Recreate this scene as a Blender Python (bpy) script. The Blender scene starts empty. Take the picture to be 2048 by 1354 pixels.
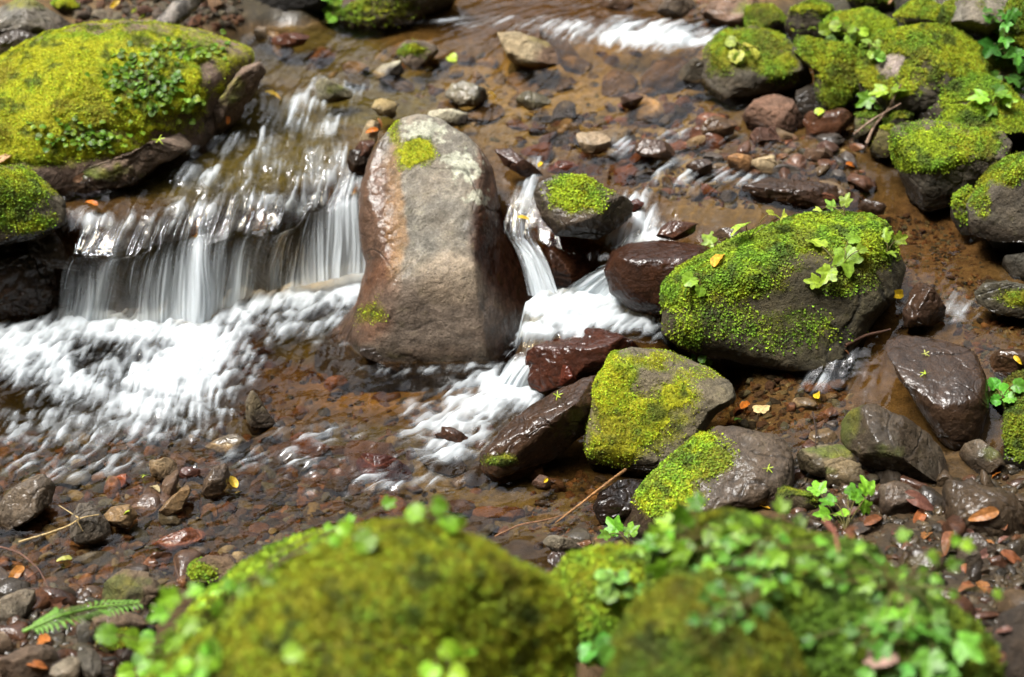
import bpy, math, random
import numpy as np
from mathutils import Vector, Matrix

SC = bpy.context.scene
COL = SC.collection
rng = np.random.default_rng(7)
random.seed(7)

# ------------------------------------------------------------------ camera
CAM_H, PITCH, HFOV = 2.35, 30.0, 30.0
W_PX, H_PX = 2048.0, 1354.0
FPX = W_PX / 2 / math.tan(math.radians(HFOV / 2))
cam_d = bpy.data.cameras.new("camera")
cam = bpy.data.objects.new("camera", cam_d)
COL.objects.link(cam)
cam.location = (0, 0, CAM_H)
cam.rotation_euler = (math.radians(90 - PITCH), 0, 0)
cam_d.sensor_width = 36
cam_d.lens = 18 / math.tan(math.radians(HFOV / 2))
cam_d.clip_start, cam_d.clip_end = 0.05, 200
cam_d.dof.use_dof = True
cam_d.dof.focus_distance = 4.2
cam_d.dof.aperture_fstop = 2.1
SC.camera = cam

# ------------------------------------------------------------------ world, sun, exposure
SUN_EL, SUN_AZ = 63.0, -108.0          # azimuth measured from +Y (up the stream) towards +X
world = bpy.data.worlds.new("World")
SC.world = world
world.use_nodes = True
wt = world.node_tree
wt.nodes.clear()
def wn(t, **k):
    n = wt.nodes.new(t)
    for a, b in k.items():
        setattr(n, a, b)
    return n
w_out = wn("ShaderNodeOutputWorld")
w_bg = wn("ShaderNodeBackground")
w_bg.inputs["Strength"].default_value = 0.15
w_sky = wn("ShaderNodeTexSky")
w_sky.sky_type = 'NISHITA'
w_sky.sun_disc = False
w_sky.sun_elevation = math.radians(SUN_EL)
w_sky.sun_rotation = math.radians(SUN_AZ)
w_sky.air_density, w_sky.dust_density, w_sky.ozone_density = 1.0, 6.0, 0.6
w_hsv = wn("ShaderNodeHueSaturation")
w_hsv.inputs["Saturation"].default_value = 0.18
w_hsv.inputs["Value"].default_value = 1.5
# forest crowns all round the clearing: they close the sky off low down and break its edge up
w_tc = wn("ShaderNodeTexCoord")
w_sep = wn("ShaderNodeSeparateXYZ")
w_n1 = wn("ShaderNodeTexNoise"); w_n1.inputs["Scale"].default_value = 2.6; w_n1.inputs["Detail"].default_value = 2
w_n2 = wn("ShaderNodeTexNoise"); w_n2.inputs["Scale"].default_value = 9.0; w_n2.inputs["Detail"].default_value = 5
w_a = wn("ShaderNodeMath", operation='MULTIPLY_ADD'); w_a.inputs[1].default_value = 0.75; 
w_b = wn("ShaderNodeMath", operation='MULTIPLY_ADD'); w_b.inputs[1].default_value = 0.75
w_mr = wn("ShaderNodeMapRange"); w_mr.interpolation_type = 'SMOOTHSTEP'
w_mr.inputs["From Min"].default_value = 1.45; w_mr.inputs["From Max"].default_value = 1.60
w_mix = wn("ShaderNodeMixRGB")
w_mix.inputs[1].default_value = (0.05, 0.058, 0.028, 1)
w_c = wn("ShaderNodeMath", operation='MULTIPLY_ADD'); w_c.inputs[1].default_value = 0.32   # the gap over the stream opens upstream
L = wt.links.new
L(w_tc.outputs["Generated"], w_sep.inputs[0])
L(w_tc.outputs["Generated"], w_n1.inputs["Vector"]); L(w_tc.outputs["Generated"], w_n2.inputs["Vector"])
L(w_sep.outputs["Y"], w_c.inputs[0]); L(w_sep.outputs["Z"], w_c.inputs[2])
L(w_n1.outputs["Fac"], w_a.inputs[0]); L(w_c.outputs[0], w_a.inputs[2])
L(w_n2.outputs["Fac"], w_b.inputs[0]); L(w_a.outputs[0], w_b.inputs[2])
L(w_b.outputs[0], w_mr.inputs["Value"]); L(w_mr.outputs[0], w_mix.inputs[0])
L(w_sky.outputs[0], w_hsv.inputs["Color"]); L(w_hsv.outputs[0], w_mix.inputs[2])
L(w_mix.outputs[0], w_bg.inputs["Color"]); L(w_bg.outputs[0], w_out.inputs["Surface"])

sun_d = bpy.data.lights.new("sun", 'SUN')
sun_d.energy, sun_d.angle, sun_d.color = 2.3, math.radians(16), (1.0, 0.97, 0.91)
sun = bpy.data.objects.new("sun", sun_d)
COL.objects.link(sun)
_a, _e = math.radians(SUN_AZ), math.radians(SUN_EL)
_to = Vector((math.sin(_a) * math.cos(_e), math.cos(_a) * math.cos(_e), math.sin(_e)))
sun.rotation_euler = _to.to_track_quat('Z', 'Y').to_euler()
sun.location = _to * 12

SC.view_settings.view_transform = 'Standard'
SC.view_settings.look = 'None'
SC.view_settings.exposure = 1.58
SC.view_settings.gamma = 1.0
SC.cycles.max_bounces = 10
SC.cycles.transparent_max_bounces = 24
SC.cycles.caustics_reflective = False
SC.cycles.sample_clamp_indirect = 8
SC.cycles.use_denoising = True

# ------------------------------------------------------------------ geometry helpers
_p = math.radians(PITCH)
FWD = np.array([0, math.cos(_p), -math.sin(_p)])
RGT = np.array([1.0, 0, 0])
UPV = np.array([0, math.sin(_p), math.cos(_p)])
CP = np.array([0, 0, CAM_H])

def ray(px, py):
    d = FWD + RGT * ((px - W_PX / 2) / FPX) + UPV * ((H_PX / 2 - py) / FPX)
    return d                                   # depth along FWD is 1

def at(px, py, z=0.0):
    """The point of the place at height z that the photograph shows at this pixel."""
    d = ray(px, py)
    return CP + d * ((z - CAM_H) / d[2])

def proj(P):
    Q = P - CP
    dep = Q @ FWD
    return 1024 + FPX * (Q @ RGT) / dep, 677 - FPX * (Q @ UPV) / dep

_perm = np.random.default_rng(3).permutation(256)
_perm = np.concatenate([_perm, _perm])
_g = np.random.default_rng(4).normal(size=(256, 3)); _g /= np.linalg.norm(_g, axis=1)[:, None]

def gn(P, seed=0):
    P = np.asarray(P, float)
    I = np.floor(P).astype(np.int64); f = P - I
    u = f * f * f * (f * (f * 6 - 15) + 10)
    out = 0
    for dx in (0, 1):
        for dy in (0, 1):
            for dz in (0, 1):
                h = _perm[(_perm[(_perm[(I[:, 0] + dx + seed * 37) & 255] + I[:, 1] + dy) & 255] + I[:, 2] + dz) & 255]
                g = _g[h]
                dot = g[:, 0] * (f[:, 0] - dx) + g[:, 1] * (f[:, 1] - dy) + g[:, 2] * (f[:, 2] - dz)
                w = (u[:, 0] if dx else 1 - u[:, 0]) * (u[:, 1] if dy else 1 - u[:, 1]) * (u[:, 2] if dz else 1 - u[:, 2])
                out = out + dot * w
    return out * 1.6

def fbm(P, o=4, seed=0, gain=0.5, lac=2.03):
    P = np.asarray(P, float)
    a, t, s = 1.0, 0, 0
    for i in range(o):
        t = t + a * gn(P, seed + i); s += a
        P = P * lac + 5.3; a *= gain
    return t / s

def ss(x, a, b):
    t = np.clip((x - a) / (b - a), 0, 1)
    return t * t * (3 - 2 * t)

def xy3(X, Y, z=0.0):
    return np.stack([X.ravel(), Y.ravel(), np.full(X.size, z)], 1)

def mesh(name, V, polys, mat=None, cols=None, fl=None, smooth=True):
    """ONE mesh object from numpy arrays; polys is a list of (n, k) index arrays."""
    me = bpy.data.meshes.new(name)
    polys = [np.asarray(p, np.int64) for p in polys if len(p)]
    nl = sum(p.size for p in polys); nf = sum(len(p) for p in polys)
    me.vertices.add(len(V)); me.vertices.foreach_set("co", np.ascontiguousarray(V, np.float32).ravel())
    me.loops.add(nl); me.polygons.add(nf)
    me.loops.foreach_set("vertex_index", np.concatenate([p.ravel() for p in polys]).astype(np.int32))
    tot = np.concatenate([np.full(len(p), p.shape[1]) for p in polys])
    me.polygons.foreach_set("loop_start", np.concatenate([[0], np.cumsum(tot)[:-1]]).astype(np.int32))
    if smooth:
        me.polygons.foreach_set("use_smooth", np.ones(nf, bool))
    me.update(calc_edges=True)
    if cols is not None:
        c = np.ones((len(V), 4), np.float32); c[:, :3] = np.clip(cols, 0, 1)
        me.attributes.new("Col", 'FLOAT_COLOR', 'POINT').data.foreach_set("color", c.ravel())
    for k, v in (fl or {}).items():
        me.attributes.new(k, 'FLOAT', 'POINT').data.foreach_set("value", np.ascontiguousarray(v, np.float32))
    o = bpy.data.objects.new(name, me)
    COL.objects.link(o)
    if mat: me.materials.append(mat)
    return o

def tag(o, label=None, cat=None, group=None, kind=None):
    if label: o["label"] = label
    if cat: o["category"] = cat
    if group: o["group"] = group
    if kind: o["kind"] = kind
    return o

def own_origin(o, P):
    """Move a mesh object's origin to P without moving its shape."""
    P = Vector(P)
    o.data.transform(Matrix.Translation(-P)); o.location = P

def child(o, parent):
    o.data.transform(Matrix.Translation(-parent.location))
    o.parent = parent
    return o

_topo = {}
def cubesphere(N):
    if N in _topo: return _topo[N]
    t = np.tan(np.linspace(-math.pi / 4, math.pi / 4, N + 1))
    A, B = np.meshgrid(t, t, indexing='ij'); A, B = A.ravel(), B.ravel(); O = np.ones_like(A)
    idx = np.arange((N + 1) ** 2).reshape(N + 1, N + 1)
    q = np.stack([idx[:-1, :-1], idx[1:, :-1], idx[1:, 1:], idx[:-1, 1:]], -1).reshape(-1, 4)
    VS, QS = [], []
    for k, M in enumerate([(O, A, B), (-O, B, A), (B, O, A), (A, -O, B), (A, B, O), (B, A, -O)]):
        VS.append(np.stack(M, 1)); QS.append(q + k * len(A))
    V = np.concatenate(VS); V /= np.linalg.norm(V, axis=1)[:, None]
    Q = np.concatenate(QS)
    _, first, inv = np.unique(np.round(V, 5), axis=0, return_index=True, return_inverse=True)
    _topo[N] = (V[first], inv.ravel()[Q])
    return _topo[N]

def normals(V, Q):
    fn = np.cross(V[Q[:, 2]] - V[Q[:, 0]], V[Q[:, 3]] - V[Q[:, 1]])
    N = np.stack([sum(np.bincount(Q[:, j], fn[:, i], len(V)) for j in range(4)) for i in range(3)], 1)
    return N / (np.linalg.norm(N, axis=1)[:, None] + 1e-12), fn

def unit(v):
    return v / (np.linalg.norm(v, axis=-1, keepdims=True) + 1e-12)

# ------------------------------------------------------------------ materials
def new_mat(name):
    m = bpy.data.materials.new(name); m.use_nodes = True
    m.node_tree.nodes.clear()
    return m, m.node_tree.nodes, m.node_tree.links.new

def node(ns, t, ins=None, **k):
    n = ns.new(t)
    for a, b in k.items(): setattr(n, a, b)
    for a, b in (ins or {}).items(): n.inputs[a].default_value = b
    return n

def make_rock_mat():
    m, ns, ln = new_mat("stone")
    out = node(ns, "ShaderNodeOutputMaterial"); bs = node(ns, "ShaderNodeBsdfPrincipled")
    col = node(ns, "ShaderNodeAttribute", attribute_name="Col"); wet = node(ns, "ShaderNodeAttribute", attribute_name="wet")
    geo = node(ns, "ShaderNodeNewGeometry")
    n1 = node(ns, "ShaderNodeTexNoise", {"Scale": 38.0, "Detail": 6.0, "Roughness": 0.65})
    n2 = node(ns, "ShaderNodeTexNoise", {"Scale": 210.0, "Detail": 4.0, "Roughness": 0.7})
    vo = node(ns, "ShaderNodeTexVoronoi", {"Scale": 95.0, "Randomness": 1.0})
    for n in (n1, n2, vo): ln(geo.outputs["Position"], n.inputs["Vector"])
    r1 = node(ns, "ShaderNodeMapRange", {"From Min": 0.3, "From Max": 0.7, "To Min": 0.55, "To Max": 1.45})
    r2 = node(ns, "ShaderNodeMapRange", {"From Min": 0.35, "From Max": 0.65, "To Min": 0.72, "To Max": 1.28})
    ln(n1.outputs["Fac"], r1.inputs["Value"]); ln(n2.outputs["Fac"], r2.inputs["Value"])
    mu = node(ns, "ShaderNodeMath", operation='MULTIPLY'); ln(r1.outputs[0], mu.inputs[0]); ln(r2.outputs[0], mu.inputs[1])
    aw = node(ns, "ShaderNodeMath", operation='ABSOLUTE'); ln(wet.outputs["Fac"], aw.inputs[0])
    wd = node(ns, "ShaderNodeMapRange", {"To Min": 1.0, "To Max": 0.45}); ln(aw.outputs[0], wd.inputs["Value"])
    mw = node(ns, "ShaderNodeMath", operation='MULTIPLY'); ln(mu.outputs[0], mw.inputs[0]); ln(wd.outputs[0], mw.inputs[1])
    vm = node(ns, "ShaderNodeVectorMath", operation='SCALE'); ln(col.outputs["Color"], vm.inputs[0]); ln(mw.outputs[0], vm.inputs["Scale"])
    ln(vm.outputs[0], bs.inputs["Base Color"])
    rr = node(ns, "ShaderNodeMapRange", {"To Min": 0.75, "To Max": 0.5}); ln(wet.outputs["Fac"], rr.inputs["Value"])
    ra = node(ns, "ShaderNodeMath", operation='MULTIPLY_ADD'); ra.inputs[1].default_value = 0.2
    ln(n1.outputs["Fac"], ra.inputs[0]); ln(rr.outputs[0], ra.inputs[2]); ln(ra.outputs[0], bs.inputs["Roughness"])
    cw = node(ns, "ShaderNodeMath", operation='MULTIPLY', use_clamp=True); cw.inputs[1].default_value = 0.5
    ln(wet.outputs["Fac"], cw.inputs[0]); ln(cw.outputs[0], bs.inputs["Coat Weight"]); bs.inputs["Coat Roughness"].default_value = 0.05
    sp = node(ns, "ShaderNodeMapRange", {"From Min": -1.0, "From Max": 0.0, "To Min": 0.02, "To Max": 0.28}); ln(wet.outputs["Fac"], sp.inputs["Value"]); sw = node(ns, "ShaderNodeMapRange", {"To Min": 1.0, "To Max": 0.2}); ln(wet.outputs["Fac"], sw.inputs["Value"])
    sm = node(ns, "ShaderNodeMath", operation='MULTIPLY'); ln(sp.outputs[0], sm.inputs[0]); ln(sw.outputs[0], sm.inputs[1]); ln(sm.outputs[0], bs.inputs["Specular IOR Level"])
    # pits, grains and lumps
    pit = node(ns, "ShaderNodeMapRange", {"From Min": 0.0, "From Max": 0.28, "To Min": -0.5, "To Max": 0.0}); ln(vo.outputs["Distance"], pit.inputs["Value"])
    h1 = node(ns, "ShaderNodeMath", operation='MULTIPLY_ADD'); h1.inputs[1].default_value = 2.6; ln(n1.outputs["Fac"], h1.inputs[0]); ln(pit.outputs[0], h1.inputs[2])
    h2 = node(ns, "ShaderNodeMath", operation='MULTIPLY_ADD'); h2.inputs[1].default_value = 0.55; ln(n2.outputs["Fac"], h2.inputs[0]); ln(h1.outputs[0], h2.inputs[2])
    bp = node(ns, "ShaderNodeBump", {"Strength": 0.75, "Distance": 0.006}); ln(h2.outputs[0], bp.inputs["Height"])
    ln(bp.outputs[0], bs.inputs["Normal"])
    n4 = node(ns, "ShaderNodeTexNoise", {"Scale": 105.0, "Detail": 4.0}); ln(geo.outputs["Position"], n4.inputs["Vector"])
    b4 = node(ns, "ShaderNodeBump", {"Strength": 0.6, "Distance": 0.004}); ln(n4.outputs["Fac"], b4.inputs["Height"])   # the film of water smooths the grain over
    ln(b4.outputs[0], bs.inputs["Coat Normal"])
    ln(bs.outputs[0], out.inputs["Surface"])
    return m

def make_leaf_mat(name, trans=0.35, rough=0.55, bump=0.0):
    m, ns, ln = new_mat(name)
    out = node(ns, "ShaderNodeOutputMaterial"); bs = node(ns, "ShaderNodeBsdfPrincipled", {"Roughness": rough})
    bs.inputs["Specular IOR Level"].default_value = 0.3
    col = node(ns, "ShaderNodeAttribute", attribute_name="Col"); geo = node(ns, "ShaderNodeNewGeometry")
    n1 = node(ns, "ShaderNodeTexNoise", {"Scale": 160.0, "Detail": 4.0}); ln(geo.outputs["Position"], n1.inputs["Vector"])
    r1 = node(ns, "ShaderNodeMapRange", {"From Min": 0.3, "From Max": 0.7, "To Min": 0.65, "To Max": 1.35}); ln(n1.outputs["Fac"], r1.inputs["Value"])
    vm = node(ns, "ShaderNodeVectorMath", operation='SCALE'); ln(col.outputs["Color"], vm.inputs[0]); ln(r1.outputs[0], vm.inputs["Scale"])
    ln(vm.outputs[0], bs.inputs["Base Color"])
    tr = node(ns, "ShaderNodeBsdfTranslucent"); ln(vm.outputs[0], tr.inputs["Color"])
    if bump:
        bp = node(ns, "ShaderNodeBump", {"Strength": bump, "Distance": 0.004}); ln(n1.outputs["Fac"], bp.inputs["Height"]); ln(bp.outputs[0], bs.inputs["Normal"])
    mx = node(ns, "ShaderNodeMixShader", {"Fac": trans}); ln(bs.outputs[0], mx.inputs[1]); ln(tr.outputs[0], mx.inputs[2])
    ln(mx.outputs[0], out.inputs["Surface"])
    return m

def make_water_mat(name, bump=0.28, scale=70.0):
    """Clear brown-tinted water; the foam attribute mixes in white aerated water."""
    m, ns, ln = new_mat(name)
    out = node(ns, "ShaderNodeOutputMaterial"); geo = node(ns, "ShaderNodeNewGeometry")
    col = node(ns, "ShaderNodeAttribute", attribute_name="Col"); fo = node(ns, "ShaderNodeAttribute", attribute_name="foam")
    n1 = node(ns, "ShaderNodeTexNoise", {"Scale": scale, "Detail": 3.0, "Roughness": 0.55}); ln(geo.outputs["Position"], n1.inputs["Vector"])
    bp = node(ns, "ShaderNodeBump", {"Strength": bump, "Distance": 0.004}); ln(n1.outputs["Fac"], bp.inputs["Height"])
    dt = node(ns, "ShaderNodeVectorMath", operation='DOT_PRODUCT'); ln(bp.outputs[0], dt.inputs[0]); ln(geo.outputs["Incoming"], dt.inputs[1])
    ab = node(ns, "ShaderNodeMath", operation='ABSOLUTE'); ln(dt.outputs["Value"], ab.inputs[0])
    om = node(ns, "ShaderNodeMath", operation='SUBTRACT', use_clamp=True); om.inputs[0].default_value = 1.0; ln(ab.outputs[0], om.inputs[1])
    p5 = node(ns, "ShaderNodeMath", operation='POWER'); p5.inputs[1].default_value = 5.0; ln(om.outputs[0], p5.inputs[0])
    fr = node(ns, "ShaderNodeMath", operation='MULTIPLY_ADD'); fr.inputs[1].default_value = 0.978; fr.inputs[2].default_value = 0.022; ln(p5.outputs[0], fr.inputs[0])
    tr = node(ns, "ShaderNodeBsdfTransparent"); ln(col.outputs["Color"], tr.inputs["Color"])
    gl = node(ns, "ShaderNodeBsdfGlossy", {"Roughness": 0.05}); ln(bp.outputs[0], gl.inputs["Normal"])
    gl.inputs["Color"].default_value = (1, 1, 1, 1)
    mx = node(ns, "ShaderNodeMixShader"); ln(fr.outputs[0], mx.inputs[0]); ln(tr.outputs[0], mx.inputs[1]); ln(gl.outputs[0], mx.inputs[2])
    df = node(ns, "ShaderNodeBsdfPrincipled", {"Roughness": 0.4, "Base Color": (0.64, 0.69, 0.72, 1)})
    n3 = node(ns, "ShaderNodeTexNoise", {"Scale": 190.0, "Detail": 3.0}); ln(geo.outputs["Position"], n3.inputs["Vector"])
    b3 = node(ns, "ShaderNodeBump", {"Strength": 0.35, "Distance": 0.005}); ln(n3.outputs["Fac"], b3.inputs["Height"]); ln(b3.outputs[0], df.inputs["Normal"])
    tl = node(ns, "ShaderNodeBsdfTranslucent", {"Color": (0.66, 0.74, 0.80, 1)})
    fm = node(ns, "ShaderNodeMixShader", {"Fac": 0.45}); ln(df.outputs[0], fm.inputs[1]); ln(tl.outputs[0], fm.inputs[2])
    m2 = node(ns, "ShaderNodeMixShader"); ln(fo.outputs["Fac"], m2.inputs[0]); ln(mx.outputs[0], m2.inputs[1]); ln(fm.outputs[0], m2.inputs[2])
    ln(m2.outputs[0], out.inputs["Surface"])
    return m

STONE = make_rock_mat()
MOSS = make_leaf_mat("moss", 0.25, 0.8, 0.8)
LEAF = make_leaf_mat("leaf", 0.4, 0.42)
WATER = make_water_mat("water")
FALL = make_water_mat("falling_water", 0.6, 90.0)

# ------------------------------------------------------------------ height fields of bed and water
class TPS:
    def __init__(s, pts, vals, lam=2e-3):
        s.p = np.asarray(pts, float)[:, :2]; v = np.asarray(vals, float); n = len(v)
        A = s.phi(s.p) + lam * np.eye(n); P = np.c_[np.ones(n), s.p]
        M = np.zeros((n + 3, n + 3)); M[:n, :n] = A; M[:n, n:] = P; M[n:, :n] = P.T
        s.w = np.linalg.solve(M, np.r_[v, 0, 0, 0])
    def phi(s, q):
        d2 = ((q[:, None, :] - s.p[None]) ** 2).sum(-1) + 1e-9
        return 0.5 * d2 * np.log(d2)
    def __call__(s, q):
        q = np.asarray(q, float)[:, :2]
        out = np.empty(len(q))
        for i in range(0, len(q), 40000):
            c = q[i:i + 40000]
            out[i:i + 40000] = s.phi(c) @ s.w[:-3] + np.c_[np.ones(len(c)), c] @ s.w[-3:]
        return out

def poly_sd(q, poly):
    """Signed distance in the ground plane to a polygon, positive inside."""
    q = np.asarray(q, float)[:, :2]; poly = np.asarray(poly, float)[:, :2]
    d = np.full(len(q), 1e9); ins = np.zeros(len(q), bool)
    for a, b in zip(poly, np.roll(poly, -1, 0)):
        e = b - a; t = np.clip(((q - a) @ e) / (e @ e + 1e-12), 0, 1)
        d = np.minimum(d, np.hypot(*(q - a - t[:, None] * e).T))
        if a[1] != b[1]:
            c = (a[1] > q[:, 1]) != (b[1] > q[:, 1])
            ins ^= c & (q[:, 0] < (b[0] - a[0]) * (q[:, 1] - a[1]) / (b[1] - a[1]) + a[0])
    return np.where(ins, d, -d)

# pixel, pixel, water height
WUP = [(1040,90,.375),(1300,80,.40),(1400,100,.39),(700,70,.35),(550,110,.34),(900,160,.335),(1200,160,.345),(660,200,.325),
 (1000,240,.32),(1200,240,.32),(1100,320,.305),(1300,340,.30),(1500,300,.31),(1600,250,.325),(1650,330,.31),(1380,430,.285),
 (1550,420,.275),(1280,420,.28),(1100,380,.285),(1040,380,.28),(1030,430,.262),(600,230,.312),(500,240,.305),(520,140,.33),
 (430,260,.30),(330,330,.285),(250,360,.277),(150,400,.268),(150,455,.25),(385,395,.262),(385,425,.25),(560,395,.262),(280,440,.255),
 (640,365,.264),(700,342,.279),(690,260,.30),(1750,420,.25),(1850,450,.235),(1950,500,.225),(1850,560,.21),(1950,620,.20),
 (1780,640,.18),(1720,690,.165),(1690,740,.13),(1600,780,.095),(1480,760,.09),(1550,850,.085),(1650,860,.085),(1420,830,.075),
 (1380,880,.055),(1330,960,.02),(1250,990,.003),(1900,860,.10),(2000,740,.17),(1620,0,.43),(1300,20,.405),(300,60,.36),(0,300,.3),(1800,1000,.06),(2040,1000,.08),(1500,1000,.03)]
WUPF = TPS([at(*c) for c in WUP] + [(-3, 8, 0), (3, 8, 0)], [c[2] for c in WUP] + [.55, .55])
BUP = [(1040,90,.30),(1300,80,.33),(1400,100,.33),(700,70,.28),(550,110,.29),(900,160,.285),(1200,160,.285),(660,200,.275),(1250,140,.29),
 (1000,240,.275),(1200,240,.275),(1100,320,.265),(1300,340,.268),(1500,300,.295),(1600,250,.31),(1650,330,.30),(1550,300,.30),(1380,430,.255),
 (1550,420,.25),(1280,420,.25),(1100,380,.25),(1040,380,.255),(600,230,.28),(500,240,.275),(520,140,.30),(430,260,.275),(330,330,.26),
 (250,360,.25),(150,400,.24),(150,455,.235),(385,425,.235),(560,400,.24),(640,365,.245),(700,342,.262),(690,260,.275),
 (1750,420,.235),(1850,450,.215),(1950,500,.205),(1850,560,.19),(1950,620,.18),(1780,640,.155),(1720,690,.135),(1690,740,.085),(1600,780,.085),
 (1480,760,.085),(1550,850,.07),(1650,860,.072),(1420,830,.06),(1380,880,.03),(1330,960,-.01),(1250,990,-.03),(1900,860,.085),(2000,740,.15),
 (1500,1000,.05),(1700,1000,.09),(1900,1000,.10),(2040,1000,.09),(2000,1100,.12),(1800,1100,.12),(1500,1200,.1),(1900,1300,.15),(1300,1150,.05),(1250,1350,.06),
 (1800,200,.30),(2000,250,.32),(1900,80,.40),(2040,60,.44),(2040,0,.52),(1720,20,.46),(1640,10,.44),(1560,60,.40),(2040,420,.26),(1850,330,.27),
 (200,200,.30),(200,30,.43),(400,30,.43),(0,50,.45),(600,20,.39),(800,20,.36),(1000,0,.335),(1300,20,.37),(1500,10,.45)]
BUPF = TPS([at(*c) for c in BUP] + [(-3, 8, 0), (3, 8, 0), (0, 8, 0), (-4, 4, 0), (4, 4, 0)], [c[2] for c in BUP] + [1.2, 1.5, .8, .6, .9])
BLO = [(550,700,-.14),(300,750,-.2),(100,700,-.2),(700,850,-.09),(900,950,-.055),(1000,1000,-.05),(1150,1050,-.03),(250,900,-.045),(100,900,-.055),
 (400,1000,-.028),(200,1050,-.03),(600,1050,-.05),(800,1050,-.05),(100,1200,-.012),(0,1300,.04),(330,1150,-.02),(200,1300,.06),(500,1150,.0),(20,1080,-.03),
 (900,1100,-.03),(1100,1130,-.01),(1180,1100,.0),(800,1300,.05),(1200,1300,.05),(640,560,-.1),(720,520,-.08),(200,640,-.1),(1000,820,-.06),(1200,900,-.04),(0,800,-.17)]
BLOF = TPS([at(*c) for c in BLO] + [(0, 5, 0), (-2, 5, 0), (-3, 3, 0)], [c[2] for c in BLO] + [-.08, -.08, .1])
LIP = [(-400,400,.28),(0,400,.28),(105,430,.262),(150,457,.25),(220,460,.25),(290,452,.25),(385,428,.25),(480,420,.25),(560,418,.25),(640,370,.262),(715,345,.28),(780,365,.28),
 (1000,420,.265),(1045,425,.265),(1090,440,.265),(1180,465,.265),(1240,470,.26),(1290,482,.255),(1340,505,.24),(1420,600,.2),(1440,690,.1),
 (1440,730,.09),(1430,800,.075),(1400,840,.07),(1370,890,.05),(1300,965,.015),(1240,1060,.02),(1170,1150,.04),(1150,1354,.05)]
LIPW = [at(*c) for c in LIP]
UPPOLY = np.array([c[:2] for c in LIPW] + [(.1, 1.2), (6, 1.2), (6, 12), (-6, 12), (-6, LIPW[0][1])])
MID = np.array([at(px, py, .12)[:2] for px, py in [(1030,660),(1040,600),(1075,575),(1200,560),(1290,580),(1350,640),(1330,690),(1250,690),(1150,680),(1065,672)]])

LIPDROP = .07                    # the rounded lip of the stone step
def w_low(q): return .12 * ss(poly_sd(q, MID), -.015, .02)
def bed_z(q):
    q = np.asarray(q, float)
    sd = poly_sd(q, UPPOLY)
    lo = BLOF(q) + .10 * ss(poly_sd(q, MID), -.04, .03)
    up = BUPF(q)
    up = up - LIPDROP * np.exp(-np.clip(sd, 0, None) / .08)
    t = ss(sd, .02, .085)
    return lo * (1 - t) + up * t
def wet_z(q):
    return np.where(poly_sd(q, UPPOLY) > 0, WUPF(q), w_low(q))
def submerge(P, wet):
    """Below the surface a stone has no film of its own to shine."""
    t = ss(wet_z(P) - P[:, 2], .0, .006)
    return wet * (1 - t) - t
def at_bed(px, py):
    z = 0.1
    for _ in range(8):
        P = at(px, py, z); z = .5 * z + .5 * float(bed_z(P[None])[0])
    return at(px, py, z)
# ------------------------------------------------------------------ the ground: one sheet, fine in the stream, coarse beyond
def axis(lo, hi, step, a, b):
    f = np.arange(lo, hi + 1e-6, step)
    l = lo - np.geomspace(step, lo - a, 26)[::-1]; r = hi + np.geomspace(step, b - hi, 26)
    return np.concatenate([l, f, r])

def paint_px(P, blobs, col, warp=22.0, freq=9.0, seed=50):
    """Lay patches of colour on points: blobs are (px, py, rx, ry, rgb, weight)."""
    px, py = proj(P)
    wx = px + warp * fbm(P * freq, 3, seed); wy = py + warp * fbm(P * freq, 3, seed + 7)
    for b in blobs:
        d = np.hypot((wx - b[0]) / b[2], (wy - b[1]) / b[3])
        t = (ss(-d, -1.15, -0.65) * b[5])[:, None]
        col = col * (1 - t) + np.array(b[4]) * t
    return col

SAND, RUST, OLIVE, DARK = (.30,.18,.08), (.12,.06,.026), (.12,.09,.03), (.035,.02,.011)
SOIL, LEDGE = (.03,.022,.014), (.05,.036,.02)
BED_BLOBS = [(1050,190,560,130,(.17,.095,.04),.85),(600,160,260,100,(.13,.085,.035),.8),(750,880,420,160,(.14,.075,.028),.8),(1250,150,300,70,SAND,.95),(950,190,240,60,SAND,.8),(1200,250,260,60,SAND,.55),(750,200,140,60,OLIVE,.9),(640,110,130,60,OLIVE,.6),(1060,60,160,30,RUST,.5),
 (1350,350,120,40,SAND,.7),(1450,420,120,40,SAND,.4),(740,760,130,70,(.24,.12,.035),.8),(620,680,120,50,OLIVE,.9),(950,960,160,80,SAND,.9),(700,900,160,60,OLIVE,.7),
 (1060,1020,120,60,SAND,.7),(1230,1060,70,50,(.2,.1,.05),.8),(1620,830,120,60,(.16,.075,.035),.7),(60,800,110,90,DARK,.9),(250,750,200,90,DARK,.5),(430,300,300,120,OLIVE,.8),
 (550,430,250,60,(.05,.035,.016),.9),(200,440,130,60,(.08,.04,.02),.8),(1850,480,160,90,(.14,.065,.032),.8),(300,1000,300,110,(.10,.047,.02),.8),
 (420,540,360,110,LEDGE,1),(200,800,240,130,(.04,.032,.018),.8),(60,560,140,110,(.03,.015,.01),1),(1900,200,200,200,SOIL,1),(1760,60,260,90,SOIL,1),(2020,400,60,160,SOIL,.9),(560,20,160,30,SOIL,.9),(1900,1200,260,200,(.05,.03,.02),.9),(300,30,200,40,(.13,.075,.045),.7)]

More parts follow.
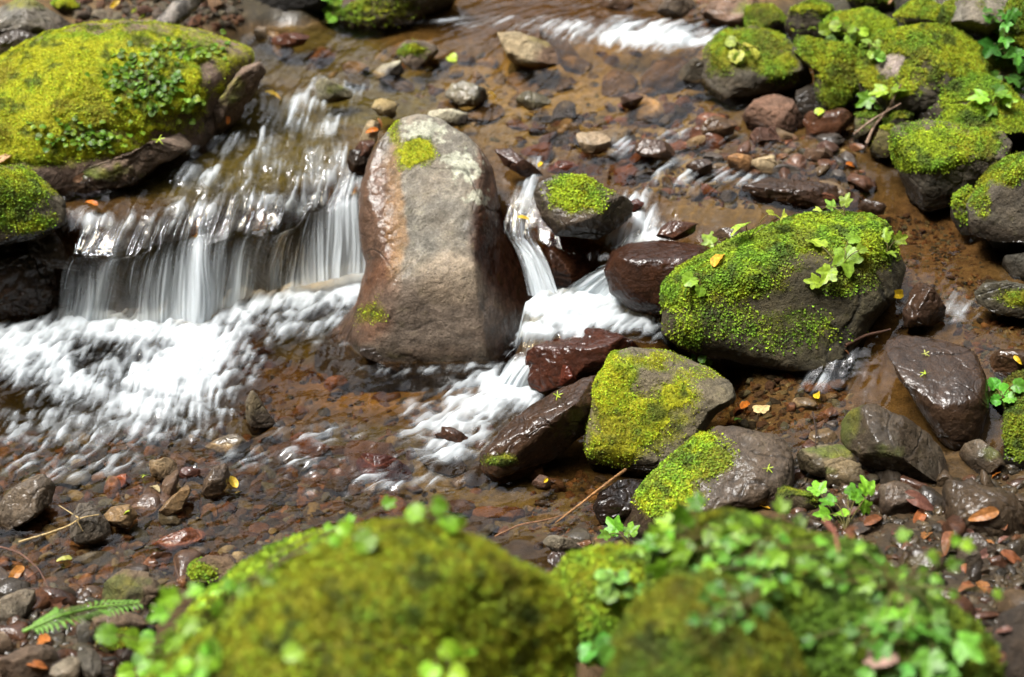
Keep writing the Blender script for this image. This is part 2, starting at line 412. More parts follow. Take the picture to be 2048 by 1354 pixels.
xs = axis(-1.95, 1.95, .014, -40, 40); ys = axis(2.2, 6.0, .014, -30, 60)
X, Y = np.meshgrid(xs, ys); q = np.c_[X.ravel(), Y.ravel()]
qc = np.c_[np.clip(q[:, 0], -2.1, 2.1), np.clip(q[:, 1], 2.0, 6.3)]
z = bed_z(qc)
dist = np.hypot(q[:, 0] - qc[:, 0], q[:, 1] - qc[:, 1])
z = z * (1 - ss(dist, 0, 3)) + ss(dist, 0, 3) * (.6 + np.minimum(dist, 30) * .12)
P = np.c_[q, z]
z = z + .010 * fbm(P * 14, 4, 20) + .03 * ss(dist, 0, 1) * fbm(P * 2, 3, 21) + .012 * np.abs(fbm(P * 30, 2, 25)) 
P = np.c_[q, z]
c = np.tile(np.array(RUST), (len(P), 1)) * (1 + .35 * fbm(P * 18, 4, 22))[:, None]
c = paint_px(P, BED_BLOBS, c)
far = ss(dist, 0, .6)[:, None]
c = c * (1 - far) + np.array((.045, .04, .016)) * far
c = c * (1 + .25 * fbm(P * 45, 3, 23))[:, None] * np.array([.86, .97, .72])
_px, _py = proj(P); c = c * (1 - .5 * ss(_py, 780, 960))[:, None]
dry = np.clip((bed_z(qc) - np.where(poly_sd(qc, UPPOLY) > 0, WUPF(qc), w_low(qc))) / .04, 0, 1)
idx = np.arange(len(P)).reshape(X.shape)
Q = np.stack([idx[:-1, :-1], idx[:-1, 1:], idx[1:, 1:], idx[1:, :-1]], -1).reshape(-1, 4)
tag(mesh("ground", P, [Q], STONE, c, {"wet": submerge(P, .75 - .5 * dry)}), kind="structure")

# ------------------------------------------------------------------ water: two sheets (above and below the drop) and the falls between
STEP = .0045
FLOW = [(620,215,-.7,.55),(520,280,-.75,.6),(430,340,-.75,.6),(300,400,-.8,.6),(600,330,-.4,.9),(690,300,-.3,1),(200,440,-.6,.8),(560,390,-.15,1),(900,170,-1,.15),
 (1200,150,-1,.2),(1300,75,-1,-.1),(1450,95,-1,-.15),(1100,250,-.5,.6),(1050,380,-.2,1),(1300,320,-.8,.5),(1350,430,-.9,.4),(1270,470,-.4,1),(1550,330,-.9,.4),(1700,330,-.8,.5),
 (1850,470,.2,.6),(1930,600,-.5,.6),(1720,720,-.5,1),(1600,800,-1,.3),(1450,850,-.8,.6),(1320,960,-.7,.8),(1180,1030,-1,.5),
 (250,660,-.3,1),(80,720,-.6,.8),(400,720,.1,1),(300,850,-.9,.6),(550,620,-.5,.8),(600,720,-.9,.5),(700,800,-1,.1),(500,850,-1,.4),(250,950,-1,.4),(60,900,-1,.5),
 (1010,800,-.6,.8),(920,840,-.85,.55),(850,880,-.9,.6),(1000,900,-.9,.5),(900,960,-1,.3),(700,980,-1,.3),(1180,620,-.7,.7),(1090,640,-.6,.8),(700,560,-.6,.7),(300,1050,-1,.3)]
FP, FV = [], []
for px, py, dx, dy in FLOW:
    a = at(px, py, .15); b = at(px + dx * 8, py + dy * 8, .15); FP.append(a[:2]); FV.append(unit((b - a)[:2]))
FP, FV = np.array(FP), np.array(FV)
def flow(q):
    out = np.zeros((len(q), 2)); sw = 0
    for p, v in zip(FP, FV):
        w = 1 / ((((q - p) ** 2).sum(1)) + .004) ** 1.5
        out += w[:, None] * v
    return unit(out)

def lic(nz, vx, vy, Ln):
    """Smear a noise grid along the flow: the run of the water."""
    H, Wd = nz.shape
    iy, ix = np.mgrid[0:H, 0:Wd].astype(float)
    acc = nz.copy(); n = 1
    for s in (1, -1):
        y, x = iy.copy(), ix.copy()
        for k in range(Ln):
            yi = np.clip(y.astype(int), 0, H - 1); xi = np.clip(x.astype(int), 0, Wd - 1)
            y += s * vy[yi, xi]; x += s * vx[yi, xi]
            y0 = np.clip(np.floor(y).astype(int), 0, H - 2); x0 = np.clip(np.floor(x).astype(int), 0, Wd - 2)
            fy = np.clip(y - y0, 0, 1); fx = np.clip(x - x0, 0, 1)
            acc += (nz[y0, x0] * (1 - fx) + nz[y0, x0 + 1] * fx) * (1 - fy) + (nz[y0 + 1, x0] * (1 - fx) + nz[y0 + 1, x0 + 1] * fx) * fy
            n += 1
    acc /= n
    return (acc - acc.mean()) / (acc.std() + 1e-9)

def sheet(name, x0, x1, y0, y1, zf, keep, foam_blobs, rough_blobs, base_amp, run):
    xs = np.arange(x0, x1, STEP); ys = np.arange(y0, y1, STEP)
    X, Y = np.meshgrid(xs, ys); q = np.c_[X.ravel(), Y.ravel()]
    z = zf(q); P = np.c_[q, z]
    v = flow(q).reshape(X.shape + (2,))
    r = np.random.default_rng(len(name))
    white = r.normal(size=X.shape); white = white + .6 * (np.roll(white, 1, 0) + np.roll(white, -1, 0) + np.roll(white, 1, 1) + np.roll(white, -1, 1))
    n2 = gn(P * 38, 31).reshape(X.shape)
    s1 = lic(white, v[..., 0], v[..., 1], 14 if run else 7); s2 = lic(n2 + .5 * gn(P * 80, 32).reshape(X.shape), v[..., 0], v[..., 1], 7 if run else 3)
    s0 = lic(gn(P * 20, 35).reshape(X.shape), v[..., 0], v[..., 1], 8 if run else 4)
    px, py = proj(P)
    wx = px + 26 * fbm(P * 9, 3, 33); wy = py + 20 * fbm(P * 9, 3, 34)
    E = np.zeros(len(P)); A = np.full(len(P), base_amp)
    for b in foam_blobs:
        d = ((wx - b[0]) / b[2]) ** 2 + ((wy - b[1]) / b[3]) ** 2
        if b[4] > 0: E = np.maximum(E, b[4] * np.exp(-d * .9)) + .12 * b[4] * np.exp(-d * .9)
        else: E = E * (1 + b[4] * np.exp(-d))
    for b in rough_blobs:
        A += b[4] * np.exp(-((wx - b[0]) / b[2]) ** 2 - ((wy - b[1]) / b[3]) ** 2)
    S1, S2, S0 = s1.ravel(), s2.ravel(), s0.ravel()
    t2 = fbm(P * 55, 3, 36)
    t3 = fbm(P * 150, 2, 39)
    st = (.85 * S1 + .35 * S2 + .4 * S0 + .3 * t2) if run else (1.0 * S1 + .6 * S2 + .5 * S0 + .45 * t2 + .2 * t3)
    foam = ss(E * 1.6 + st * (.27 if run else .2) - .36, -.26, 1.5)
    foam = np.clip(foam * 1.05, 0, .96) * ss(E, .04, .16)
    h = A * ((.55 if run else .5) * S0 + .35 * S2 + (.5 if run else .3) * t2 + (.12 if run else .03) * S1)
    h += foam * (.004 + .005 * fbm(P * 16, 3, 37) + .0012 * fbm(P * 70, 3, 38) + .0005 * S1)
    bz = bed_z(q)
    depth = np.clip(z - bz, .0, .3)
    P[:, 2] += h
    tint = np.exp(-depth[:, None] * np.array([1.6, 3.3, 6.8]))
    ok = keep(q, z, bz).reshape(X.shape)
    idx = np.arange(len(P)).reshape(X.shape)
    Q = np.stack([idx[:-1, :-1], idx[:-1, 1:], idx[1:, 1:], idx[1:, :-1]], -1)
    k = ok[:-1, :-1] & ok[:-1, 1:] & ok[1:, 1:] & ok[1:, :-1]
    Q = Q[k]
    use = np.unique(Q); re = np.full(len(P), -1); re[use] = np.arange(len(use))
    return mesh(name, P[use], [re[Q]], WATER, tint[use], {"foam": foam[use]})

UP_FOAM = [(1290,72,120,20,.85),(1390,82,70,16,1.0),(1150,52,90,16,.45),(1240,60,120,20,.6),(1640,5,60,16,.7),(570,225,50,18,.36),(640,205,50,18,.32),(620,250,70,26,.30),(500,290,80,26,.29),
 (560,330,100,28,.27),(430,350,90,24,.26),(640,330,70,26,.30),(690,320,40,30,.40),(560,400,120,24,.38),(400,420,90,22,.40),(260,445,120,18,.38),(160,448,46,20,.45),(660,355,80,24,.46),(350,300,60,20,.28),
 (660,180,70,16,.34),(540,215,30,12,.4),(1050,390,26,40,.4),(1240,295,26,20,.42),(1330,300,40,20,.25),(1275,430,34,40,.7),(1290,470,60,24,.8),(1070,330,50,14,.3),(1380,350,90,30,.24),
 (1690,720,30,30,.14),(1650,770,60,22,.14),(1920,620,30,24,.42),(1780,590,30,16,.3),(1330,955,26,24,.62),(1390,870,20,26,.42),(1600,720,40,20,.25),(1400,270,80,20,.22),(1480,360,60,16,.25),(1000,40,200,14,.22)]
UP_ROUGH = [(160,455,60,30,.005),(300,445,140,26,.006),(480,410,140,26,.006),(650,355,110,30,.006),(580,280,180,90,.0055),(450,360,220,60,.0055),(650,340,100,60,.006),(1290,70,160,26,.006),(1690,740,70,60,.003),(1100,230,350,120,.0014),(1450,400,200,50,.0014),(1290,430,100,70,.004),(1920,610,70,40,.004),(1060,370,60,60,.004),(1350,330,200,60,.0025),(1350,920,60,60,.004)]
LO_FOAM = [(60,690,120,60,.75),(160,650,120,34,.85),(280,660,110,36,.95),(390,690,70,60,1.1),(340,750,110,46,.9),(280,800,100,40,.7),(400,770,60,60,.7),(140,760,90,50,.62),(60,740,60,40,.5),
 (690,555,70,44,1.3),(620,580,90,36,1.05),(540,600,60,36,.75),(480,620,50,40,.7),(720,530,30,40,1.3),(560,650,90,34,.36),(460,690,60,50,.45),(210,690,50,20,-.6),(330,690,70,16,-.25),(40,820,60,50,-.7),
 (200,850,170,40,.36),(120,930,160,30,.27),(330,850,90,34,.42),(60,870,90,30,.24),(640,640,100,20,.3),(1100,605,60,26,1.3),(1190,600,60,26,1.2),(1160,640,100,30,1.0),(1260,630,60,22,.7),(1310,660,40,20,.35),(1070,662,56,22,1.0),
 (1010,775,60,26,1.1),(960,800,70,34,.8),(900,840,70,34,.62),(1050,800,50,24,.5),(870,870,60,30,.42),(920,880,80,24,.5),(830,830,30,14,.42),(900,905,50,16,.6),(800,960,120,26,.24),(640,870,110,20,.2),(560,920,130,24,.2),(850,740,120,10,.22),(960,735,50,8,.4),(720,690,40,8,.25)]
LO_ROUGH = [(300,720,320,90,0.0031),(600,600,180,70,0.0025),(750,1000,220,70,0.0025),(600,930,180,70,0.0022),(900,920,160,60,0.0012),(940,830,140,80,0.0031),(700,880,240,90,0.0019),(250,900,260,70,0.0025),(900,950,200,70,0.0012),(1160,620,140,50,0.0031),(450,850,150,60,0.0019)]

up = sheet("water_upper_stream", -1.9, 1.9, 2.9, 6.0, lambda q: WUPF(q) - LIPDROP * np.exp(-np.clip(poly_sd(q, UPPOLY), 0, None) / .08), lambda q, z, b: (poly_sd(q, UPPOLY) > .004) & (b < z + .012), UP_FOAM, UP_ROUGH, .0021, True)
tag(up, kind="structure"); up.name = "water"
lo = sheet("water_lower_pool", -1.7, 1.0, 2.6, 4.75, w_low, lambda q, z, b: (poly_sd(q, UPPOLY) < .06) & (b < z + .012), LO_FOAM, LO_ROUGH, .0024, False)
tag(lo, kind="structure"); lo.name = "water"

def resample(pts, s):
    pts = np.asarray(pts, float)
    d = np.r_[0, np.cumsum(np.linalg.norm(np.diff(pts, axis=0), axis=1))]; d /= d[-1]
    return np.stack([np.interp(s, d, pts[:, i]) for i in range(pts.shape[1])], 1)
def smooth1(a, n):
    for _ in range(n):
        a = np.concatenate([a[:1], (a[:-2] + 2 * a[1:-1] + a[2:]) / 4, a[-1:]])
    return a

def curtain(name, label, brink, base, dens, back, ns, nt, seed, strands, bow=.5, tail=.03, fall=1.5):
    """A falling sheet from a brink line to a base line, broken into threads of white water, with loose strands in front."""
    s = np.linspace(0, 1, ns); t = np.linspace(-.22, 1, nt)
    Bk = smooth1(resample(brink, s), 14); Ba = smooth1(resample(base, s), 14)
    Bk[:, 2] -= LIPDROP - .008 * gn(np.c_[s * 9, s * 0 + seed, s * 0], seed); Bk = Bk - np.asarray(back)[None] * (.002 + .014 * np.abs(gn(np.c_[s * 7, s * 0, s * 0 + seed], seed + 2)))[:, None]
    dn = np.interp(s, [d[0] for d in dens], [d[1] for d in dens])
    S, T = np.meshgrid(s, t, indexing='ij')
    out = Ba - Bk; H = -out[:, 2]; out = out.copy(); out[:, 2] = 0
    bdir = -np.asarray(back, float)
    tp = np.clip(T, 0, None); tn = np.clip(-T, 0, None)
    P = Bk[:, None, :] + out[:, None, :] * (tp ** bow)[..., None] - np.array([0, 0, 1.0]) * (H[:, None] * tp ** fall)[..., None]
    P = P + (np.asarray(back) * tail)[None, None] * (tn / .22)[..., None] + np.array([0, 0, LIPDROP]) * (1 - np.exp(-tail * (tn / .22) / .08))[..., None] + np.array([0, 0, .003])
    Lw = np.linalg.norm(np.diff(Bk, axis=0), axis=1).sum()
    U = S * Lw
    warp = .016 * gn(np.c_[(U * 14).ravel(), (T * .8).ravel(), np.full(U.size, seed)], seed).reshape(U.shape)
    Uw = U + warp * (0.3 + T)
    f = lambda fr, ft, sd: gn(np.c_[(Uw * fr).ravel(), (T * ft).ravel(), np.full(U.size, sd * 3.3)], sd).reshape(U.shape)
    big, mid, fine, vf = f(16, .6, seed + 1), f(55, .9, seed + 2), f(150, 1.4, seed + 3), f(330, 2.4, seed + 4)
    rope = f(7, .5, seed + 7)
    st = .85 * rope + .5 * big + .36 * mid + .3 * fine + .28 * vf
    E = dn[:, None] * (.46 + .78 * np.clip(T, 0, 1) ** .7)
    foam = ss(E * 1.25 + st * .55 - .33, -.05, 1.2) * .86
    foam *= .1 + .9 * ss(T, -.21, -.02)
    n = unit(np.cross(np.gradient(P, axis=1), np.gradient(P, axis=0)))
    n *= np.sign((n @ -FWD))[..., None]
    P = P + n * ((.010 * big + .006 * mid + .003 * fine) * (.35 + tp + .9 * ss(tn, .0, .06)))[..., None]
    # the sheet frays towards its ends
    idx = np.arange(ns * nt).reshape(ns, nt)
    Q = np.stack([idx[:-1, :-1], idx[1:, :-1], idx[1:, 1:], idx[:-1, 1:]], -1).reshape(-1, 4)
    V = [P.reshape(-1, 3)]; FO = [foam.ravel()]; QS = [Q]
    r = np.random.default_rng(seed); off = ns * nt
    for k in range(strands):
        s0 = r.random()
        if r.random() > .15 + dn[int(s0 * (ns - 1))]: continue
        t0 = r.uniform(-.05, .55); t1 = min(1, t0 + r.uniform(.2, .6)); m = 9
        ts = np.linspace(t0, t1, m); i = int(s0 * (ns - 1)); j = np.clip(((ts + .22) / 1.22 * (nt - 1)).astype(int), 0, nt - 1)
        drift = int(r.normal(0, 3)); ii = np.clip(i + (np.linspace(0, 1, m) * drift).astype(int), 0, ns - 1)
        C = P[ii, j] + n[ii, j] * r.uniform(.002, .012); w = r.uniform(.0005, .0013) * np.sin(np.linspace(.25, math.pi - .1, m))
        dS = unit(P[min(i + 2, ns - 1), j] - P[max(i - 2, 0), j])
        V.append(np.stack([C - dS * w[:, None], C + n[ii, j] * (w * .8)[:, None], C + dS * w[:, None]], 1).reshape(-1, 3))
        FO.append(np.full(3 * m, r.uniform(.2, .55)))
        b = off + np.arange(m - 1) * 3
        QS += [np.stack([b, b + 1, b + 4, b + 3], 1), np.stack([b + 1, b + 2, b + 5, b + 4], 1)]
        off += 3 * m
    V = np.concatenate(V); FO = np.concatenate(FO)
    o = mesh(name, V, [np.concatenate(QS)], FALL, np.tile((.93, .92, .88), (len(V), 1)), {"foam": FO})
    own_origin(o, Ba[len(Ba) // 2])
    return tag(o, label, "waterfall", "falls over the stone step")

BACK = np.array([.25, .95, .08])
curtain("waterfall", "broad white curtain of water falling over the dark ledge beside the mossy slab",
  [at(px,py,z) for px,py,z in [(140,462,.248),(220,466,.25),(290,455,.252),(345,440,.25),(385,422,.252),(440,428,.25),(500,420,.25),(560,418,.25),(600,395,.256),(640,370,.262),(690,352,.274),(735,343,.28)]],
  [at(px,py,z) for px,py,z in [(112,640,-.01),(200,648,-.01),(290,650,-.01),(345,652,-.01),(400,655,-.01),(440,625,-.01),(490,600,-.01),(540,584,.0),(600,574,.02),(650,563,.03),(700,551,.03),(740,546,.03)]],
  [(0,.35),(.05,.5),(.12,.75),(.2,.5),(.3,.62),(.36,.95),(.44,1.0),(.49,.85),(.53,.3),(.57,.75),(.61,.5),(.66,.3),(.70,.6),(.76,.55),(.82,.9),(.9,1.15),(1,1.15)], BACK, 520, 100, 3, 60, tail=.10, bow=.65, fall=1.2)
curtain("waterfall", "narrow white chute running down between the tall boulder and the small mossy rock",
  [at(px,py,z) for px,py,z in [(1012,420,.27),(1036,430,.268),(1064,428,.27)]],
  [at(px,py,z) for px,py,z in [(1056,592,.11),(1085,592,.11),(1116,588,.11)]],
  [(0,.6),(.3,1.1),(.6,1.0),(1,.8)], np.array([.02,.9,.25]), 60, 90, 11, 25, bow=.75, tail=.10)
curtain("waterfall", "white chute curving down the flank of the glossy brown rounded rock",
  [at(px,py,z) for px,py,z in [(1232,478,.262),(1262,488,.264),(1300,492,.262),(1330,505,.256)]],
  [at(px,py,z) for px,py,z in [(1120,592,.11),(1160,592,.11),(1200,600,.11),(1235,618,.11)]],
  [(0,.5),(.2,.9),(.5,1.15),(.75,1.3),(1,1.1)], np.array([.25,.9,.15]), 90, 90, 17, 30, bow=.8, tail=.09)
curtain("waterfall", "lowest narrow chute sliding past the tall boulder's wet foot into the pool",
  [at(px,py,z) for px,py,z in [(1036,655,.128),(1060,662,.128),(1090,668,.13),(1125,668,.132)]],
  [at(px,py,z) for px,py,z in [(992,765,-.005),(1015,778,-.005),(1040,785,-.005),(1075,770,.0)]],
  [(0,.5),(.3,1.0),(.6,.85),(1,.45)], np.array([.3,.9,.1]), 90, 80, 23, 25, bow=.8, tail=.05)
# ------------------------------------------------------------------ stones
GREY, BROWN, WETB, BLK, TANR, PALE, RED, PINK = (.19,.165,.14), (.13,.085,.055), (.075,.028,.013), (.035,.027,.02), (.28,.2,.11), (.5,.47,.4), (.2,.055,.022), (.22,.13,.095)
MY, MG, MD, MB = (.36,.36,.010), (.18,.26,.012), (.06,.085,.008), (.18,.14,.014)

def ell(cx, cy, rx, ry, rot=0, n=14, jit=.10, seed=0):
    r = np.random.default_rng(int(cx * 7 + cy * 13 + seed))
    t = np.linspace(0, 2 * math.pi, n, endpoint=False); k = 1 + jit * r.normal(size=n)
    x, y = rx * k * np.cos(t), ry * k * np.sin(t); a = math.radians(rot)
    return [(cx + x[i] * math.cos(a) - y[i] * math.sin(a), cy + x[i] * math.sin(a) + y[i] * math.cos(a)) for i in range(n)]

def polar(poly, c):
    """Radius of a polygon about c in 360 directions."""
    th = np.linspace(-math.pi, math.pi, 361)[:-1]; D = np.c_[np.cos(th), np.sin(th)]
    P = np.asarray(poly, float) - c; R = np.zeros(360)
    for a, b in zip(P, np.roll(P, -1, 0)):
        e = b - a; den = D[:, 0] * e[1] - D[:, 1] * e[0]
        with np.errstate(all='ignore'):
            t = (a[0] * e[1] - a[1] * e[0]) / den; s = (a[0] * D[:, 1] - a[1] * D[:, 0]) / den
        ok = (t > 0) & (s >= -1e-6) & (s <= 1 + 1e-6)
        R = np.where(ok, np.maximum(R, t), R)
    for _ in range(4): R = (np.roll(R, 1) + 2 * R + np.roll(R, -1)) / 4
    return R

def moss_col(P, bright=1.0, tone=0.0):
    a = fbm(P * 11, 3, 60) + tone; b = fbm(P * 34, 3, 63)
    w = ss(a + .5 * b, -.35, .35)[:, None]
    c = np.array(MG) * (1 - w) + np.array(MY) * w
    d = ss(fbm(P * 19, 3, 66) + .6 * b, .05, .5)[:, None]
    c = c * (1 - .85 * d) + np.array(MD) * .85 * d
    e = ss(fbm(P * 8, 2, 69), .15, .5)[:, None]
    return (c * (1 - .6 * e) + np.array(MB) * .6 * e) * bright

def scatter(V, Q, w, n, r):
    A = np.linalg.norm(np.cross(V[Q[:, 2]] - V[Q[:, 0]], V[Q[:, 3]] - V[Q[:, 1]]), axis=1) * w
    cs = np.cumsum(A); k = np.searchsorted(cs, r.random(n) * cs[-1]); k = np.clip(k, 0, len(Q) - 1)
    a, b = r.random((n, 1)), r.random((n, 1)); q = Q[k]
    return V[q[:, 0]] * (1-a) * (1-b) + V[q[:, 1]] * a * (1-b) + V[q[:, 2]] * a * b + V[q[:, 3]] * (1-a) * b, k

def tufts(P, N, r, size, leafy, cols):
    """Moss leaves: upright blades, and where leafy little tilted leaflets."""
    n = len(P); isl = r.random(n) < leafy
    up = np.array([0, 0, 1.0])
    d = unit(N + .55 * r.normal(size=(n, 3)) + .25 * up)
    sd = unit(np.cross(d, r.normal(size=(n, 3))))
    ln = size * r.uniform(.6, 1.5, (n, 1)); w = ln * .28
    b = cols * r.uniform(.6, 1.45, (n, 1))
    i = ~isl
    Vb = np.stack([P[i] - sd[i] * w[i] - d[i] * .001, P[i] + sd[i] * w[i] - d[i] * .001, P[i] + d[i] * ln[i]], 1).reshape(-1, 3)
    Fb = np.arange(3 * i.sum()).reshape(-1, 3); Cb = np.repeat(b[i], 3, 0); Cb[::3] *= .7; Cb[1::3] *= .7
    m = int(isl.sum()); o = len(Vb)
    nn = unit(N[isl] + .6 * r.normal(size=(m, 3)) + .4 * up); t1 = unit(np.cross(nn, r.normal(size=(m, 3)))); t2 = np.cross(nn, t1)
    s = size * r.uniform(.6, 1.3, (m, 1)); c = P[isl] + N[isl] * s * r.uniform(.2, 1.2, (m, 1))
    Vl = np.stack([c - t1 * s * .75, c - t1 * s * .1 - t2 * s * .55 - nn * s * .12, c + t1 * s * .7, c - t1 * s * .1 + t2 * s * .55 - nn * s * .12], 1).reshape(-1, 3)
    Fl = o + np.arange(4 * m).reshape(-1, 4); g = b[isl] * np.array([.7, .95, .9]); Cl = np.repeat(g, 4, 0)
    return np.concatenate([Vb, Vl]), [x for x in (Fb, Fl) if len(x)], np.concatenate([Cb, Cl])

LANDMARKS = []
def rock(name, label, poly, z0=0.0, T=.85, k=.3, base=None, N=40, col=GREY, wet=0.0, wline=.03, seed=0, facets=8, planes=(), amp=1.0,
         cat=None, paint=(), moss=(), up=None, dens=260e3, tuft=0.0035, leafy=.15, group=None, depth=None, mbright=1.0, mtone=0.0, thick=1.0, mlo=.0, ext=1.12, lichen=(), box=.68, short=None, grow=1.045, soft=.022, bright=1.0, cen=None):
    poly = np.asarray(poly, float); poly = poly.mean(0) + (poly - poly.mean(0)) * grow
    c = (poly.min(0) + poly.max(0)) / 2 * .5 + poly.mean(0) * .5 if cen is None else np.array(cen, float)
    R = polar(poly, c)
    rx, ry = np.ptp(poly[:, 0]) / 2, np.ptp(poly[:, 1]) / 2
    if base is None:
        j = np.argmax(poly[:, 1]); base = (poly[j, 0], poly[j, 1])
    dirc = ray(*c)
    f = unit(dirc); rt = unit(np.cross(f, [0, 0, 1.0])); upv = np.cross(rt, f)
    if depth is None:
        db = np.dot(at(base[0], base[1], z0) - CP, FWD)
    else: db = depth
    size_px = math.sqrt(rx * ry); Tm = T * size_px * db / FPX
    D = db + (k * Tm if depth is None else 0)
    C = CP + dirc * D
    S, Q = cubesphere(N)
    phi = np.arctan2(-S[:, 1], S[:, 0]); h = np.hypot(S[:, 0], S[:, 1])
    Rr = np.interp(phi, np.linspace(-math.pi, math.pi, 361), np.r_[R, R[0]])
    Rr = Rr * np.where(S[:, 1] < 0, 1 + (ext - 1) * ss(-S[:, 1] / (h + 1e-9), .2, .9), 1)
    m = D / FPX
    hh = np.sin(np.arccos(np.clip(np.abs(S[:, 2]), 0, 1))) ** box
    a = Rr * hh * m * S[:, 0] / (h + 1e-9); b = Rr * hh * m * S[:, 1] / (h + 1e-9)
    cc = -Tm * np.sign(S[:, 2]) * np.abs(S[:, 2]) ** .9          # towards the camera is positive S2
    L = np.stack([a, b, -cc], 1)                                  # right, up, towards
    r = np.random.default_rng(seed + int(c[0] * 3 + c[1]))
    pl = list(planes)
    for _ in range(facets):
        n = r.normal(size=3); n[2] = abs(n[2]) * r.choice([1, 1, 1, -1]) + .5
        pl.append((n[0] * .9, n[1] * .9, n[2], r.uniform(.55, .84)))
    for nx, ny, nz, fr in pl:
        n = unit(np.array([nx, ny, nz])); dd = L @ n; lim = fr * dd.max()
        w_ = soft * dd.max(); e = w_ * np.logaddexp(0, (dd - lim) / w_); L = L - n * (e * .88)[:, None]
    V = C + L[:, :1] * rt + L[:, 1:2] * upv - L[:, 2:3] * f
    sz = size_px * m
    Nn, fn = normals(V, Q)
    if np.mean(np.einsum('ij,ij->i', Nn, V - C)) < 0:
        Q = Q[:, ::-1]; Nn, fn = normals(V, Q)
    o3 = (V - C) / sz + seed * 1.7
    V = V + Nn * (sz * amp * (.055 * fbm(o3 * 1.6, 3, seed) + .022 * fbm(o3 * 5, 3, seed + 5)))[:, None]
    V = V + Nn * (amp * (.0022 * fbm(V * 42, 4, seed + 9) + .0016 * fbm(V * 85, 2, seed + 11) - .002 * ss(np.abs(gn(V * 22, seed + 13)), .1, 0)) * min(1, sz / .06))[:, None]
    Nn, fn = normals(V, Q)
    cv = np.tile(np.array(col, float), (len(V), 1)) * (1 + .38 * fbm(V * 9 + seed, 4, 70))[:, None]
    cv = cv * (1 + np.array([.10, .0, -.10]) * fbm(V * 13, 3, 74)[:, None])
    cv = cv * np.array([.60, .55, .45]) * bright
    cv = paint_px(V, paint, cv, 18, 14, 77)
    for b in lichen:
        px, py = proj(V); d = np.hypot((px - b[0]) / b[2], (py - b[1]) / b[3]); tt = (ss(1 - d + .9 * fbm(V * 55, 3, 81), .35, .6) * b[4])[:, None]
        cv = cv * (1 - tt) + np.array((.40, .41, .31)) * tt
    wv = np.clip(wet + .25 * fbm(V * 12, 3, 79) * (wet > 0), 0, 1)
    if wline:
        wl = ss(V[:, 2], z0 + wline + .03 + .03 * fbm(V * 10, 3, 83), z0 + wline * .4)
        cv = cv * (1 - .62 * wl[:, None] * (1 - wet)) * (1 - np.array([0, .12, .22]) * wl[:, None]); wv = np.maximum(wv, wl * .9)
    crk = ss(np.abs(gn(V * 7 + seed * 3.1, seed + 17)), .03, .004) * ss(gn(V * 4 + 2.2, seed + 18), -.05, .15) * min(1, sz / .12)
    cv = cv * (1 - .6 * crk[:, None]); V = V - Nn * (.003 * crk)[:, None]
    mossy = len(moss) > 0 or up is not None
    if mossy:
        px, py = proj(V); nz = Nn[:, 2]; nf = -Nn @ f
        wx = px + 16 * fbm(V * 16, 3, 90); wy = py + 16 * fbm(V * 16, 3, 91)
        mk = np.zeros(len(V))
        if up is not None:
            mk = ss(nz + .6 * fbm(V * 7, 3, 92) + .3 * fbm(V * 28, 2, 93), up - .25, up + .35)
        for b in moss:
            d = np.hypot((wx - b[0]) / b[2], (wy - b[1]) / b[3]); g = ss(-d + .55 * fbm(V * 20, 4, 95), -1.45, -.4) * b[4] * ss(nf + nz * .7, -.35, .05)
            mk = np.maximum(mk, g) if b[4] > 0 else mk * (1 - ss(-d + .45 * fbm(V * 24, 3, 95), -1.25, -.6) * -b[4])
        mk *= ss(V[:, 2], z0 + mlo, z0 + mlo + .03)
        film = (ss(mk + .35 * fbm(V * 45, 3, 94), .05, .6) * .7)[:, None]
        cv = cv * (1 - film) + moss_col(V, .42 * mbright, mtone) * film
        wv = wv * (1 - .6 * film[:, 0])
    o = mesh(name, V, [Q], STONE, cv, {"wet": submerge(V, wv)})
    own_origin(o, (C[0], C[1], max(z0 - .02, V[:, 2].min())))
    tag(o, label, cat or ("boulder" if sz > .11 else "stone"), group)
    LANDMARKS.append((short or label, C, sz, proj(C[None])[0][0], proj(C[None])[1][0]))
    if mossy:
        fm = mk[Q].mean(1)
        sh = fm > .6
        sp = fm > .06
        if sh.sum() > 20:
            th = .0008 + .0042 * thick * ss(mk, .5, 1.0) * (.55 + .8 * np.abs(fbm(V * 40, 3, 96)) + .5 * fbm(V * 14, 2, 97))
            Vm = V + Nn * th[:, None]
            Qm = Q[sh]; use = np.unique(Qm); re = np.full(len(V), -1); re[use] = np.arange(len(use))
            Vs = Vm[use]; Qs = re[Qm]; cs_ = moss_col(Vs, .8 * mbright, mtone)
            face = (ss(-(fn[sp] @ f) / (np.linalg.norm(fn[sp], axis=1) + 1e-9), -.6, -.1) + .05) * np.clip(fm[sp], 0, 1) ** 1.25
            area = (np.linalg.norm(fn[sp], axis=1) / 2 * face).sum()
            n = int(min(140000, 1.35 * dens * area)); r2 = np.random.default_rng(seed + 5)
            Pp, kk = scatter(V + Nn * (th * ss(mk, .35, .6))[:, None], Q[sp], face, n, r2)
            Np = unit(fn[sp])[kk]
            lf = np.clip(leafy + leafy * 2.2 * fbm(Pp * 9, 3, 99), 0, 1)
            tv, tf, tc = tufts(Pp, Np, r2, tuft, lf, moss_col(Pp, mbright, mtone))
            VV = np.concatenate([Vs, tv]); FF = [Qs] + [x + len(Vs) for x in tf]
            mo = mesh("moss", VV, FF, MOSS, np.concatenate([cs_, tc]))
            child(mo, o)
    return o

